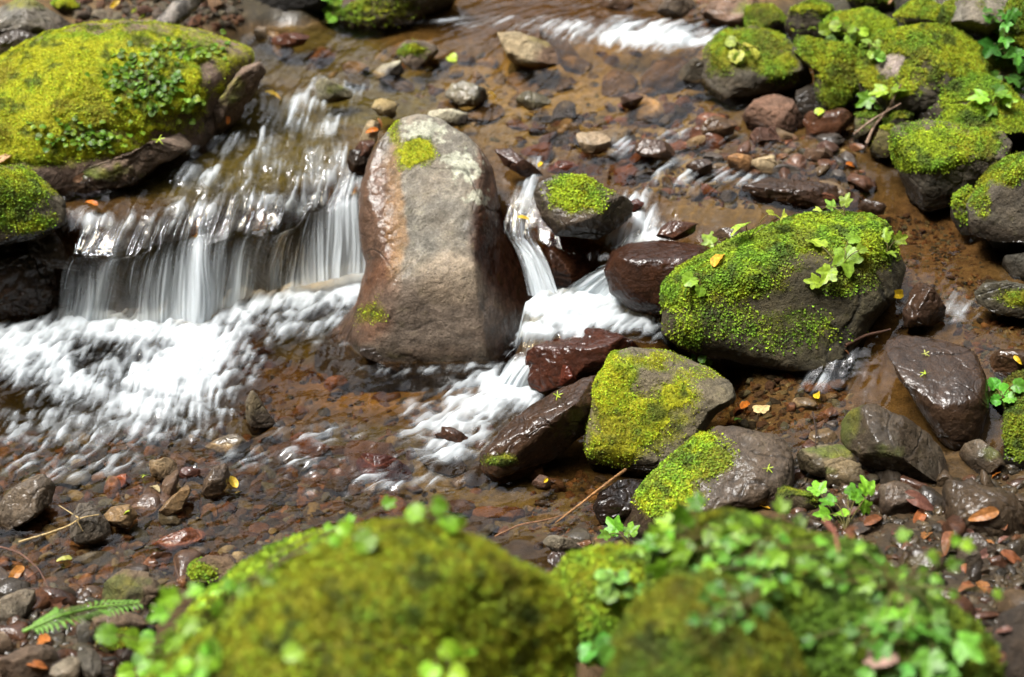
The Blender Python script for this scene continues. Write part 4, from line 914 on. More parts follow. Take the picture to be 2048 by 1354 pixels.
# --- lower pool and near left shore
LS = [("pointed stone with a pale tip standing alone in the lower pool",[(490,845),(494,800),(508,780),(528,800),(556,850),(530,868),(500,865)],-.02,dict(col=(.2,.17,.12),paint=[(530,850,40,28,(.03,.02,.012),.95)],wet=.6,N=44,T=.9,short="the pointed stone")),
 ("flat submerged stone with white water riffling over it below the pointed stone",ell(462,888,48,20,0),-.03,dict(col=(.3,.25,.2),wet=1,N=34,T=.6)),
 ("lumpy pale stone breaking the shallows at the near left",ell(325,936,30,20,0),-.01,dict(col=(.26,.2,.13),wet=.3,N=32,amp=1.7,short="the lumpy pale stone")),
 ("round maroon pebble right of the lumpy pale stone",ell(380,950,20,17,0),-.02,dict(col=(.15,.06,.045),wet=.9,N=24)),
 ("smooth brown stone with a knob on top in the near shallows",[(404,980),(410,955),(430,935),(455,930),(465,960),(440,985),(420,998)],-.02,dict(col=(.15,.11,.085),wet=.9,N=36)),
 ("narrow speckled stone leaning below the lumpy pale stone",ell(342,972,16,34,22),-.02,dict(col=(.2,.13,.09),wet=.7,N=28)),
 ("tan wedge stone leaning in the near shallows",[(315,1020),(335,1000),(378,972),(384,985),(355,1030),(330,1042)],-.02,dict(col=(.26,.17,.09),wet=.5,N=32)),
 ("flat rusty orange pebble under the water near the lumpy pale stone",ell(242,965,24,15,-15),-.03,dict(col=(.3,.08,.025),wet=.8,N=24,T=.6)),
 ("tan block stone in the near left shallows",[(210,1025),(225,1012),(262,1012),(275,1035),(245,1065),(222,1050)],-.01,dict(col=(.25,.16,.08),wet=.3,N=30)),
 ("long grey rock lying at the left border in the near shallows",[(-30,1030),(0,1000),(40,970),(90,955),(112,985),(100,1015),(50,1040),(-10,1055)],-.01,dict(col=(.14,.115,.095),wet=.55,N=50,T=.9)),
 ("upright grey slate in the near left shallows, crossed by a pale twig",[(140,1070),(146,1030),(165,1005),(200,1010),(222,1060),(220,1085),(170,1090)],-.01,dict(col=(.16,.14,.125),wet=.6,N=44,short="the grey slate")),
 ("orange-backed slab lying under the water in the near shallows",[(290,1090),(330,1070),(385,1055),(420,1062),(400,1090),(340,1105)],-.03,dict(col=(.24,.08,.035),wet=.9,N=36,T=.5)),
 ("squat round stone with thin moss at the near left shore",[(200,1195),(212,1160),(250,1138),(300,1152),(326,1190),(310,1215),(260,1226),(215,1220)],.0,dict(col=(.12,.09,.065),N=50,moss=[(240,1175,46,30,.6),(290,1160,20,14,.4)],mbright=.45,tuft=0.0029,short="the squat round stone")),
 ("moss-sided stone beside the foreground moss hummock at the left",[(362,1150),(380,1125),(420,1110),(460,1118),(484,1135),(470,1170),(400,1180)],.01,dict(col=(.11,.075,.05),N=44,moss=[(400,1140,34,24,.9)],mbright=.8)),
 ("flat pale grey stone at the left border of the near shore",[(-20,1225),(0,1195),(40,1182),(85,1190),(92,1205),(60,1230),(0,1245)],.01,dict(col=(.2,.18,.155),wet=.15,N=40)),
 ("brown striped stone bridging two others at the near left shore",[(160,1260),(180,1232),(240,1222),(290,1235),(298,1255),(260,1275),(180,1282)],.06,dict(col=(.18,.13,.095),wet=.2,N=40)),
 ("dark brown flat rock in the near left corner",[(-20,1345),(0,1310),(60,1295),(120,1300),(110,1345),(40,1370)],.07,dict(col=(.12,.085,.065),N=40)),
 ("pale rounded stone in the near left corner under the fern tip",ell(140,1340,34,26,0),.08,dict(col=(.3,.26,.22),N=36)),
 ("dark grey upright stone left of the foreground moss hummock",ell(178,1330,24,34,0),.08,dict(col=(.15,.14,.13),N=36)),
 ("small mossy stone at the near left shore above the fern tip",ell(235,1285,46,22,-8),.06,dict(col=(.12,.1,.05),N=40,up=.1,mbright=.7)),
 ("pale pinkish pebble at the left border of the near shore",ell(5,1285,24,20,0),.06,dict(col=(.3,.24,.2),N=24)),
 ("grey oval pebble beside the brown striped stone",ell(165,1265,14,22,0),.06,dict(col=(.17,.165,.155),N=24)),
 ("mottled grey stone in the shallows in front of the sloping half-mossy boulder",[(1082,1090),(1100,1068),(1140,1078),(1172,1100),(1150,1112),(1110,1108)],.0,dict(col=(.17,.15,.12),wet=.3,N=36)),
 ("dark layered stone below the mottled grey one",[(1090,1120),(1105,1104),(1150,1108),(1168,1125),(1135,1142),(1105,1138)],.0,dict(col=(.08,.05,.04),wet=.9,N=36,amp=1.5)),
 ("small reddish stone at the tip of the long slanting slab",ell(1085,965,24,14,15),-.01,dict(col=(.14,.085,.065),wet=.5,N=26)),
 ("black dripping stone under the sloping half-mossy boulder",[(1188,1020),(1200,985),(1240,960),(1290,955),(1300,990),(1260,1030),(1210,1045)],-.01,dict(col=(.03,.016,.01),wet=1,N=48,T=.7)),
 ("sunken dark slab in the pool below the foot of the tall boulder",[(690,690),(760,690),(860,718),(930,740),(900,760),(800,745),(700,715)],-.055,dict(col=(.07,.05,.04),wet=1,N=40,T=.6)),
 ("sunken maroon rock in the pool left of the long slanting slab",ell(760,940,60,34,10),-.06,dict(col=(.12,.035,.025),wet=1,N=34,T=.6)),
 ("foam-covered hump of rock in the pool below the lowest chute",ell(905,876,32,20,10),-.02,dict(col=(.12,.06,.04),wet=1,N=30)),
 ("yellow-brown sunken stone in the pool near the foot of the tall boulder",ell(668,765,30,14,0),-.09,dict(col=(.35,.15,.03),wet=1,N=24,T=.6)),
]
for lb, pl, z0, kw in LS:
    kw = dict(kw); kw.setdefault("wline", .008); kw.setdefault("k", .15); kw.setdefault("T", .8); kw.setdefault("seed", int(abs(pl[0][0]) + pl[0][1]) % 79)
    rock("stone", lb, pl, z0, **kw)

# --- the blurred foreground
rock("boulder", "big round hummock of rock under thick golden moss at the near edge",
  [(250,1420),(330,1320),(410,1255),(510,1190),(620,1136),(700,1092),(780,1068),(850,1068),(930,1094),(1010,1136),(1080,1165),(1130,1215),(1150,1260),(1140,1400),(1100,1600),(900,1760),(600,1760),(350,1640)],
  .05, T=.7, depth=2.75, N=110, col=(.06,.05,.03), facets=0, amp=1.5, seed=41, up=-.55, ext=1.0, short="the big golden moss hummock", grow=1.0,
  planes=[(.6,-.1,.75,.72)], dens=142e3, tuft=0.0052, leafy=.12, mtone=.42, mbright=.6, thick=2.6, wline=0)
rock("boulder", "rounded moss-covered rock at the near edge right of the big golden moss hummock",
  [(1215,1400),(1235,1290),(1280,1210),(1340,1165),(1410,1150),(1480,1175),(1545,1240),(1590,1330),(1600,1480),(1400,1620),(1240,1560)],
  .05, T=.8, depth=2.75, N=90, col=(.08,.06,.035), facets=0, amp=1.5, seed=42, up=-.6, ext=1.0, short="the smaller moss rock at the near edge", grow=1.0, dens=142e3, tuft=0.0046, leafy=.1, mtone=.05, mbright=.42, thick=2.2, wline=0)
rock("boulder", "dark rock overgrown with creeping green plants in the near right",
  [(1300,1260),(1290,1160),(1310,1110),(1360,1080),(1440,1070),(1540,1078),(1620,1095),(1700,1112),(1780,1140),(1860,1178),(1920,1225),(1970,1280),(1960,1420),(1700,1560),(1450,1520),(1330,1400)],
  .05, T=.75, depth=3.0, N=110, col=(.04,.035,.02), facets=0, amp=2.0, seed=43, up=-.05, ext=1.0, short="the plant-covered near rock", grow=1.0, dens=152e3, tuft=0.0066, leafy=.55, mtone=-.1, mbright=.45, thick=2.6, wline=0)  # moss stops above the underside; bare dark stone there deepens its shade
rock("boulder", "low mossy rock between the two near moss-covered boulders",
  [(1105,1170),(1140,1125),(1200,1108),(1270,1105),(1310,1130),(1310,1230),(1250,1330),(1130,1300),(1090,1240)],
  .03, T=.8, depth=3.15, N=70, col=(.08,.06,.03), facets=0, seed=44, up=-.6, ext=1.0, dens=152e3, tuft=0.0052, leafy=.25, mtone=.15, mbright=.8, thick=1.6, wline=0)
rock("boulder", "mossy rock edge behind the big golden moss hummock on its left",
  [(330,1300),(400,1210),(480,1150),(560,1110),(640,1090),(700,1100),(700,1200),(560,1300),(420,1360)],
  .03, T=.6, depth=3.15, N=70, col=(.06,.045,.025), facets=0, seed=45, up=-.5, ext=1.0, dens=152e3, tuft=0.0059, leafy=.4, mtone=.0, mbright=.8, thick=1.6, wline=0)
rock("boulder", "shaded dark rock in the near right corner", [(1960,1330),(1990,1240),(2050,1200),(2120,1230),(2130,1400),(2000,1420)], .06, T=.9, depth=3.3, N=40, col=(.03,.022,.016), seed=46, wline=0)
# ------------------------------------------------------------------ gravel and pebbles
def rot_rand(n, r, tilt=.45):
    a = r.uniform(0, 2 * math.pi, n); b = r.normal(0, tilt, n); c = r.normal(0, tilt, n)
    Z = np.zeros((n, 3, 3)); Xm = np.zeros((n, 3, 3)); Ym = np.zeros((n, 3, 3))
    Z[:, 0, 0] = np.cos(a); Z[:, 0, 1] = -np.sin(a); Z[:, 1, 0] = np.sin(a); Z[:, 1, 1] = np.cos(a); Z[:, 2, 2] = 1
    Xm[:, 0, 0] = 1; Xm[:, 1, 1] = np.cos(b); Xm[:, 1, 2] = -np.sin(b); Xm[:, 2, 1] = np.sin(b); Xm[:, 2, 2] = np.cos(b)
    Ym[:, 1, 1] = 1; Ym[:, 0, 0] = np.cos(c); Ym[:, 0, 2] = np.sin(c); Ym[:, 2, 0] = -np.sin(c); Ym[:, 2, 2] = np.cos(c)
    return np.einsum('nij,njk,nkl->nil', Z, Xm, Ym)

def shape(N, seed, faceted=True):
    r = np.random.default_rng(seed); S, Q = cubesphere(N); V = S * np.array([1, r.uniform(.55, .9), r.uniform(.35, .6)])
    for _ in range(13 if faceted else 4):
        n = unit(r.normal(size=3)); d = V @ n; lim = d.max() * r.uniform(.45, .78)
        V = V - n * (np.clip(d - lim, 0, None) * .97)[:, None]
    Nn, _ = normals(V, Q)
    return V + Nn * (.07 * fbm(S * 1.7 + seed, 2, seed) + .03 * fbm(S * 5 + seed, 2, seed + 3))[:, None], Q

def in_poly(x, y, poly):
    return poly_sd(np.c_[x, y], poly) > 0

PAL_RUST = [((.16,.062,.024),2.2),((.12,.06,.03),3),((.2,.085,.032),1.1),((.08,.052,.032),2),((.22,.14,.065),1.4),((.12,.095,.06),1.2)]
PAL_MIX = [((.16,.07,.035),2),((.22,.14,.07),1.6),((.12,.06,.04),2),((.09,.07,.055),1.5),((.3,.22,.13),.8),((.2,.07,.03),1.5)]
PAL_BANK = [((.095,.062,.036),2),((.075,.05,.03),2),((.11,.07,.036),1.3),((.12,.048,.022),1.6),((.045,.032,.02),1.2)]
PAL_GREY = [((.09,.068,.045),2),((.07,.046,.03),2),((.12,.085,.06),.5),((.11,.045,.02),2.2)]  # wet brown stones, also darkened to stand for dimmer light in the near corner
PAL_FLAT = [((.24,.145,.065),2.2),((.30,.19,.09),2),((.15,.115,.055),1.2),((.20,.09,.04),.8)]
NAMES = {"rust": "rust-red", "tan": "tan", "brown": "brown", "grey": "grey-brown", "dark": "dark"}
def tone(c):
    l = sum(c) / 3
    if c[0] > 2.4 * c[1] and l > .045: return "rust-red"
    if l > .125: return "tan"
    if l < .05: return "dark brown"
    if c[0] < 1.45 * c[2] * 1.25: return "grey"
    return "brown"

REG = [  # polygon in the picture, gravel count, gravel size px, individual stones, their size px, palette, wet, place words
 ([(0,880),(350,860),(700,900),(800,1000),(700,1070),(500,1130),(300,1200),(0,1240)], 1900, (8,40), 66, (28,66), PAL_RUST, .8, "in the near left shallows"),
 ([(400,850),(1000,900),(1200,960),(1150,1120),(900,1060),(550,1000)], 130, (9,40), 26, (30,88), PAL_RUST, .9, "under the lower pool"),
 ([(1050,250),(1400,190),(1500,270),(1720,280),(1740,420),(1400,420),(1280,380),(1000,300)], 1000, (6,28), 84, (20,64), PAL_MIX, .7, "in the upper shallows"),
 ([(1770,420),(1900,460),(1990,560),(1950,640),(1800,660),(1780,560)], 1300, (5,13), 10, (14,24), PAL_RUST, .85, "in the side channel"),
 ([(1350,735),(1500,740),(1690,760),(1720,860),(1600,900),(1450,860)], 600, (6,24), 34, (16,44), PAL_RUST, .9, "in the side stream"),
 ([(1500,970),(1760,960),(1920,960),(2048,930),(2048,1354),(1900,1250),(1600,1060)], 1000, (7,36), 60, (26,80), PAL_BANK, .8, "on the near right bank"),
 ([(0,1180),(320,1200),(300,1260),(250,1354),(0,1354)], 700, (8,40), 26, (28,60), PAL_GREY, .85, "on the near left shore"),
 ([(550,100),(1400,100),(1400,220),(1000,300),(760,200)], 170, (8,40), 34, (30,84), PAL_FLAT, .9, "under the far pool"),
 ([(130,0),(480,-20),(480,56),(350,60),(160,50)], 500, (6,26), 14, (18,34), PAL_GREY, .1, "on the littered far bank"),
 ([(1070,960),(1240,960),(1230,1050),(1160,1130),(1050,1060)], 420, (6,20), 10, (16,30), PAL_RUST, .9, "below the slanting slab"),
 ([(1380,880),(1500,860),(1660,900),(1700,1000),(1500,1010),(1440,940)], 320, (7,26), 8, (20,40), PAL_BANK, .85, "behind the plant-covered near rock"),
 ([(1330,0),(1420,0),(1420,60),(1340,60)], 60, (8,20), 0, (1,2), PAL_MIX, .4, ""),
 ([(1640,180),(1760,200),(1760,290),(1640,290)], 300, (6,18), 6, (16,26), PAL_MIX, .6, "under the mossy bank"),
 ([(480,700),(680,690),(1000,760),(1000,900),(400,860),(480,800)], 260, (10,30), 0, (1,2), PAL_RUST, .9, ""),
 ([(1900,650),(2048,620),(2048,760),(1960,740)], 260, (6,18), 5, (16,26), PAL_RUST, .9, "near the right border"),
]
def sample(poly, n, r):
    p = np.array(poly, float); out = []
    while len(out) < n:
        x = r.uniform(p[:, 0].min(), p[:, 0].max(), 4 * n); y = r.uniform(p[:, 1].min(), p[:, 1].max(), 4 * n)
        k = in_poly(x, y, p); out += list(zip(x[k], y[k]))
    return np.array(out[:n])

def bed_at(pts):
    z = np.full(len(pts), .1)
    d = np.stack([ray(*p) for p in pts])
    for _ in range(9):
        P = CP + d * ((z - CAM_H) / d[:, 2])[:, None]
        z = .5 * z + .5 * bed_z(P)
    return CP + d * ((z - CAM_H) / d[:, 2])[:, None]

LOWRES = [shape(4, 100 + i, i % 3 != 0) for i in range(14)]
HIRES = [shape(9, 100 + i, i % 3 != 0) for i in range(14)]
gV, gC, gW, off, gQ = [], [], [], 0, []
gr = np.random.default_rng(12)
singles = []
for poly, n, (s0, s1), m, (t0, t1), pal, wt_, words in REG:
    cols = np.array([c for c, w in pal]); pw = np.array([w for c, w in pal]); pw = pw / pw.sum()
    pts = sample(poly, n, gr); B = bed_at(pts)
    s = np.exp(gr.uniform(math.log(s0), math.log(s1), n)) * np.linalg.norm(B - CP, axis=1) / FPX * .8
    R = rot_rand(n, gr)
    ci = gr.choice(len(pal), n, p=pw)
    sh = gr.integers(0, len(LOWRES), n)
    for k in range(len(LOWRES)):
        i = np.where(sh == k)[0]
        if not len(i): continue
        V0, Q0 = LOWRES[k]
        VV = np.einsum('nij,vj->nvi', R[i], V0) * s[i][:, None, None] + B[i][:, None, :] + np.array([0, 0, -.05]) * s[i][:, None, None]
        gV.append(VV.reshape(-1, 3)); gQ.append((Q0[None] + (off + np.arange(len(i)) * len(V0))[:, None, None]).reshape(-1, 4)); off += len(i) * len(V0)
        cc = cols[ci[i]] * np.array([.96, 1.03, .92]) * gr.uniform(.32, .95, (len(i), 1)); gC.append(np.repeat(cc, len(V0), 0)); gW.append(np.full(len(i) * len(V0), wt_))
    if m:
        pts = sample(poly, m, gr); B = bed_at(pts)
        for j in range(m): singles.append((B[j], pts[j], math.exp(gr.uniform(math.log(t0), math.log(t1))), cols[gr.choice(len(pal), p=pw)] * gr.uniform(.75, 1.3), wt_, words))
gravel = mesh("gravel", np.concatenate(gV), [np.concatenate(gQ)], STONE, np.concatenate(gC), {"wet": submerge(np.concatenate(gV), np.concatenate(gW))})
tag(gravel, kind="stuff")

# countable stones: each its own object, told apart by its colour, its size and the rock it lies next to
used = {}
LM = [(s, C, px, py) for s, C, sz, px, py in LANDMARKS if s.startswith("the ")]
LMP = np.array([C for _, C, _, _ in LM])
def where(P, px, py):
    d = np.linalg.norm(LMP - P, axis=1)
    for i in np.argsort(d)[:6]:
        dx, dy = px - LM[i][2], py - LM[i][3]
        rel = ("right of" if dx > 0 else "left of") if abs(dx) > abs(dy) * 1.1 else ("in front of" if dy > 0 else "behind")
        yield rel + " " + LM[i][0]
for B, (px, py), spx, c, w_, words in singles:
    s = spx * np.linalg.norm(B - CP) / FPX * .8
    k = int(gr.integers(0, len(HIRES))); V0, Q0 = HIRES[k]
    sq = np.array([1, gr.uniform(.75, 1.1), gr.uniform(.7, 1.15)])
    V = (V0 * sq) @ rot_rand(1, gr, .35)[0].T * s + B + np.array([0, 0, .18 * s])
    cv = np.tile(c * .62, (len(V), 1)) * (1 + .4 * fbm(V * 40, 3, k))[:, None]
    o = mesh("pebble", V, [Q0], STONE, cv, {"wet": submerge(V, np.clip(w_ + .2 * fbm(V * 30, 2, 5), 0, 1))})
    own_origin(o, B)
    szw = "large" if s > .026 else ("small" if s < .018 else "medium")
    form = "angular" if k % 3 else "rounded"
    lab = None
    opts = [f"{szw} {fm_}{tone(c)} stone {words}, {ad}{wh}" for fm_ in ("", form + " ") for ad in ("", "just ") for wh in where(B, px, py)]
    opts = [t for t in opts if len(t.split()) <= 16]
    lab = next((t for t in opts if t not in used), opts[0])
    used[lab] = used.get(lab, 0) + 1
    tag(o, lab, "stone", "loose stones " + words)

# ------------------------------------------------------------------ leaves, plants, twigs
bpy.context.view_layer.update()
DG = bpy.context.evaluated_depsgraph_get()
def hit(px, py):
    """Where the line of sight through this pixel meets what is built so far."""
    d = unit(ray(px, py))
    ok, loc, nor, _, ob, _ = SC.ray_cast(DG, Vector(CP), Vector(d))
    if not ok: return at(px, py, .1), np.array([0, 0, 1.0])
    n = np.array(nor)
    if n @ d > 0: n = -n
    return np.array(loc), n

def outline(kind, n=40):
    t = np.linspace(0, 2 * math.pi, n, endpoint=False)
    if kind == "oval": r = .36 + 0 * t; x, y = .5 * np.cos(t), .2 * np.sin(t) * (1 - .25 * np.cos(t)); return np.c_[x + .5, y]
    if kind == "round": r = .5 * (1 + .045 * np.sign(np.sin(9 * t)) ) * (1 - .35 * np.exp(-((t - math.pi) / .3) ** 2)); return np.c_[r * np.cos(t) + .42, r * np.sin(t)]
    lobes = [0, 1.05, -1.05, 2.05, -2.05]; ln = [.62, .52, .52, .36, .36]
    r = .33 + 0 * t; tt = (t + math.pi) % (2 * math.pi) - math.pi
    for a, l in zip(lobes, ln):
        d = (tt - a + math.pi) % (2 * math.pi) - math.pi; r = np.maximum(r, l * (1 - np.abs(d / .62) ** 1.3 * .62) * (np.abs(d) < .7))
    if kind == "toothed": r = r * (1 + .06 * np.sin(26 * t))
    if kind == "star":
        r = .1 + 0 * t
        for a in lobes:
            d = (tt - a + math.pi) % (2 * math.pi) - math.pi; r = np.maximum(r, .55 * np.clip(1 - np.abs(d / .36), 0, 1) ** .8)
    r = r * (1 - .5 * np.exp(-((np.abs(tt) - math.pi) / .25) ** 2))
    return np.c_[r * np.cos(t) + .3, r * np.sin(t)]

def leaf_obj(name, kind, P, nrm, tip, size, col, curl=.15, r=None, spots=0.0):
    r = r or rng
    o2 = outline(kind); n = len(o2); c = np.array([.3 if kind != "oval" else .5, 0])
    rings = [c[None] + (o2 - c) * k for k in (.33, .66, 1.0)]
    p2 = np.concatenate([c[None]] + rings)
    zz = curl * ((p2[:, 0] - .3) ** 2) * -1.0 + .35 * np.abs(p2[:, 1]) * (.6 + curl) - .3 * p2[:, 1] ** 2 + .02 * np.sin(p2[:, 0] * 17 + p2[:, 1] * 11)
    nrm = unit(np.asarray(nrm, float)); x = np.asarray(tip, float); x = unit(x - nrm * (x @ nrm)); y = np.cross(nrm, x)
    V = P + (p2[:, :1] * x + p2[:, 1:] * y + zz[:, None] * nrm) * size
    i = np.arange(n); j = (i + 1) % n
    T = np.stack([np.zeros(n, int), 1 + i, 1 + j], 1)
    Q = np.concatenate([np.stack([1 + k * n + i, 1 + (k + 1) * n + i, 1 + (k + 1) * n + j, 1 + k * n + j], 1) for k in (0, 1)])
    ang = np.arctan2(p2[:, 1], p2[:, 0] + 1e-6)
    cv = np.tile(np.array(col), (len(V), 1)) * (1 + .12 * np.cos(ang * 8))[:, None] * (1 + .25 * fbm(V * 90, 2, 3))[:, None]
    if spots:
        t = ss(fbm(V * 120, 3, 8), .1, .4)[:, None] * spots; cv = cv * (1 - t) + np.array((.1, .04, .015)) * t
    return mesh(name, V, [T, Q], LEAF, cv)

def tube(pts, rad, k=7, name="stem", mat=None, col=(.1, .12, .03), wet=0, rough=0.0):
    pts = np.asarray(pts, float); n = len(pts); rad = np.broadcast_to(rad, (n,))
    tg = unit(np.gradient(pts, axis=0)); a = unit(np.cross(tg, np.array([.3, .2, .93]))); b = np.cross(tg, a)
    t = np.linspace(0, 2 * math.pi, k, endpoint=False)
    V = (pts[:, None] + (np.cos(t)[None, :, None] * a[:, None] + np.sin(t)[None, :, None] * b[:, None]) * rad[:, None, None]).reshape(-1, 3)
    if rough: V = V + (V - np.repeat(pts, k, 0)) * (rough * fbm(V * 40, 3, 6))[:, None]
    i = np.arange(n - 1)[:, None] * k + np.arange(k)[None]; j = np.arange(n - 1)[:, None] * k + (np.arange(k)[None] + 1) % k
    Q = np.stack([i, j, j + k, i + k], -1).reshape(-1, 4)
    cv = np.tile(np.array(col), (len(V), 1)) * (1 + .4 * fbm(V * 50, 3, 4))[:, None]
    return V, Q, cv
def tubes(name, lst, col, wet=.2, mat=None, k=7, rough=.25):
    VV, QQ, CC, o = [], [], [], 0
    for pts, rad in lst:
        V, Q, c = tube(pts, rad, k, col=col, rough=rough); VV.append(V); QQ.append(Q + o); CC.append(c); o += len(V)
    V = np.concatenate(VV)
    return mesh(name, V, [np.concatenate(QQ)], mat or STONE, np.concatenate(CC), {"wet": np.full(len(V), wet)})

UPZ = np.array([0, 0, 1.0])
YEL, ORG, TAN, BRN, LIME, GRN = (.55,.36,.015), (.42,.12,.012), (.36,.2,.09), (.13,.05,.02), (.32,.42,.03), (.13,.30,.02)
FALLEN = [(545,190,34,"oval",YEL,"yellow leaf floating above the left rapid near the mossy slab"),(452,236,30,"oval",ORG,"rust-red leaf stuck at the edge of the broad mossy boulder"),
 (184,408,30,"oval",ORG,"orange leaf on the smooth water above the waterfall lip"),(1046,438,26,"oval",YEL,"yellow-orange leaf caught at the head of the narrow chute"),
 (1436,520,56,"oval",(.6,.3,.03),"long curled yellow-orange leaf lying on the large moss-capped boulder"),(1792,588,44,"oval",YEL,"bright yellow leaf beside the pyramid rock"),
 (1636,792,38,"oval",YEL,"yellow leaf standing in the side stream below the large moss-capped boulder"),(1492,812,44,"oval",ORG,"orange leaf lying flat in the side stream pebbles"),
 (1524,820,34,"round",(.5,.36,.16),"pale tan leaf in the side stream beside the orange one"),(1476,842,22,"oval",GRN,"small green leaf in the side stream pebbles"),
 (1852,712,22,"star",(.4,.42,.1),"pale star-shaped leaf stuck high on the smooth wet wedge rock"),(1848,752,24,"star",LIME,"green star-shaped leaf in the middle of the smooth wet wedge rock"),
 (84,1284,62,"oval",(.38,.13,.03),"large orange-brown leaf on the near left shore"),(32,1150,50,"oval",(.3,.12,.02),"amber leaf in the water at the left border of the near shallows"),
 (466,965,40,"oval",YEL,"narrow yellow leaf beside the brown knobbed stone in the near shallows"),(288,956,18,"star",LIME,"tiny lime green leaf by the lumpy pale stone"),
 (255,1028,16,"oval",LIME,"tiny green leaf lying on the tan block stone"),(1524,1018,44,"oval",(.5,.27,.02),"mustard yellow leaf behind the plant-covered near rock"),
 (1120,792,24,"star",LIME,"lime star-shaped leaf stuck on the long slanting slab"),(1538,942,24,"star",LIME,"pale green star-shaped leaf stuck on the sloping half-mossy boulder"),
 (1990,955,36,"oval",(.4,.13,.02),"orange leaf in the water at the right border"),(1835,1000,64,"oval",(.16,.07,.05),"shiny wet brown leaf in front of the dark pitted boulder"),
 (1840,1035,54,"oval",(.25,.08,.025),"curled copper leaf below the shiny wet brown one"),(2024,1120,60,"oval",(.2,.07,.03),"brown leaf at the right border on the wet bank"),
 (1970,1110,60,"oval",(.18,.09,.07),"wet mauve-brown leaf across the pebbles of the wet bank"),(320,284,26,"star",LIME,"pale star-shaped leaf on the bare rim of the broad mossy boulder"),
 (160,354,34,"oval",(.3,.17,.1),"dead tan leaf at the waterline of the broad mossy boulder"),(8,318,34,"oval",(.45,.28,.14),"tan leaf on the broad mossy boulder at the left border"),
 (110,1205,60,"oval",(.22,.1,.06),"wet brown leaf at the tip of the twig on the near left shore"),(130,1120,30,"oval",(.3,.3,.06),"olive leaf in the near left shallows"),
 (985,192,26,"oval",YEL,"yellow leaf beside the grey-white pool stone"),(905,118,22,"round",LIME,"lime leaf floating right of the round thinly mossed stone"),
 (745,262,26,"oval",ORG,"orange leaf trapped behind the tall boulder's shoulder"),(758,246,20,"oval",(.3,.12,.04),"brown leaf trapped above the orange one behind the tall boulder"),
 (1080,330,20,"oval",YEL,"small yellow leaf in the current beyond the small moss-topped boulder"),(1690,705,20,"oval",(.2,.08,.03),"dark red leaf at the head of the side stream's little fall"),
 (1610,1150,20,"oval",BRN,"brown sliver of leaf on the plant-covered near rock"),(1700,330,22,"oval",ORG,"orange leaf on the gravel heap of the upper shallows"),(1640,225,20,"round",LIME,"lime leaf in the water under the saddle-mossed boulder"),
 (310,978,36,"oval",(.32,.26,.14),"pale curled leaf left of the tan wedge stone"),(1090,962,18,"oval",YEL,"speck of yellow leaf by the reddish stone at the slab tip"),(230,8,24,"oval",YEL,"yellow leaf on the littered far bank"),
 (2035,720,22,"oval",YEL,"yellow leaf tip on the brown wet stone at the right border"),(70,1330,44,"oval",(.3,.1,.03),"rusty leaf in the near left corner"),(1760,1310,70,"round",(.4,.25,.2),"pinkish dead leaf in the shade under the near right plants")]
r5 = np.random.default_rng(44)
for px, py, s, kind, colr, lb in FALLEN:
    Pn, n = hit(px, py)
    size = s * np.linalg.norm(Pn - CP) / FPX
    n = unit(n * .6 + UPZ * .5 + .3 * r5.normal(size=3)); a = r5.uniform(0, 2 * math.pi); tip = np.array([math.cos(a), math.sin(a) * .8, .1])
    x = unit(tip - n * (tip @ n))
    o = leaf_obj("fallen_leaf", kind, Pn + n * .005 - x * size * .45, n, tip, size, colr, .5, r5, .35)
    own_origin(o, Pn); tag(o, lb, "leaf", "fallen leaves")

def plant(label, base, leaves, kind, col, name="creeping_plant", lift=.02, group="small plants on the rocks", thin=1.0):
    """A small plant rooted at a pixel's surface point; leaves are (px, py, size px)."""
    Pb, nb = hit(*base)
    root = bpy.data.objects.new(name, None); root.empty_display_size = .02; root.location = Pb; COL.objects.link(root)
    tag(root, label, "plant", group)
    stems, made = [], []
    toc = unit(CP - Pb)
    for px, py, s in leaves:
        Pl, nl = hit(px, py); dl = np.linalg.norm(Pl - CP); d0 = np.linalg.norm(Pb - CP)
        if dl > d0 + .22: dl = d0 + .05 * r5.random(); Pl = CP + unit(ray(px, py)) * dl; nl = toc
        size = s * dl / FPX * 1.15
        P1 = Pl + toc * lift * r5.uniform(.4, 1.3)
        n = unit(UPZ * .6 + toc * .55 + .35 * r5.normal(size=3)); out = P1 - Pb; out[2] = 0
        tip = unit(out + .5 * r5.normal(size=3) * np.linalg.norm(out) + 1e-4) + np.array([0, -.35, -.1])
        x = unit(tip - n * (tip @ n))
        made.append(leaf_obj("leaf", kind, P1 - x * size * .2, n, tip, size, np.array(col) * r5.uniform(.45, 1.2) * np.array([r5.uniform(.7, 1.15), 1, 1]), .4, r5, .0))
        t = np.linspace(0, 1, 8)[:, None]; mid = (Pb + P1) / 2 + UPZ * .02 + .006 * r5.normal(size=3)
        stems.append(((1 - t) ** 2 * Pb + 2 * t * (1 - t) * mid + t * t * (P1 - x * size * .1) - toc * (.012 * (1 - thin)), .0011 * thin))
    st = tubes("stem", stems, (.12, .10, .03), .1, LEAF, 5, 0)
    for o in [st] + made: child(o, root)
    return root

def spread(cx, cy, rx, ry, n, s0, s1, seed):
    r = np.random.default_rng(seed)
    return [(cx + rx * r.normal() * .5, cy + ry * r.normal() * .5, r.uniform(s0, s1)) for _ in range(n)]

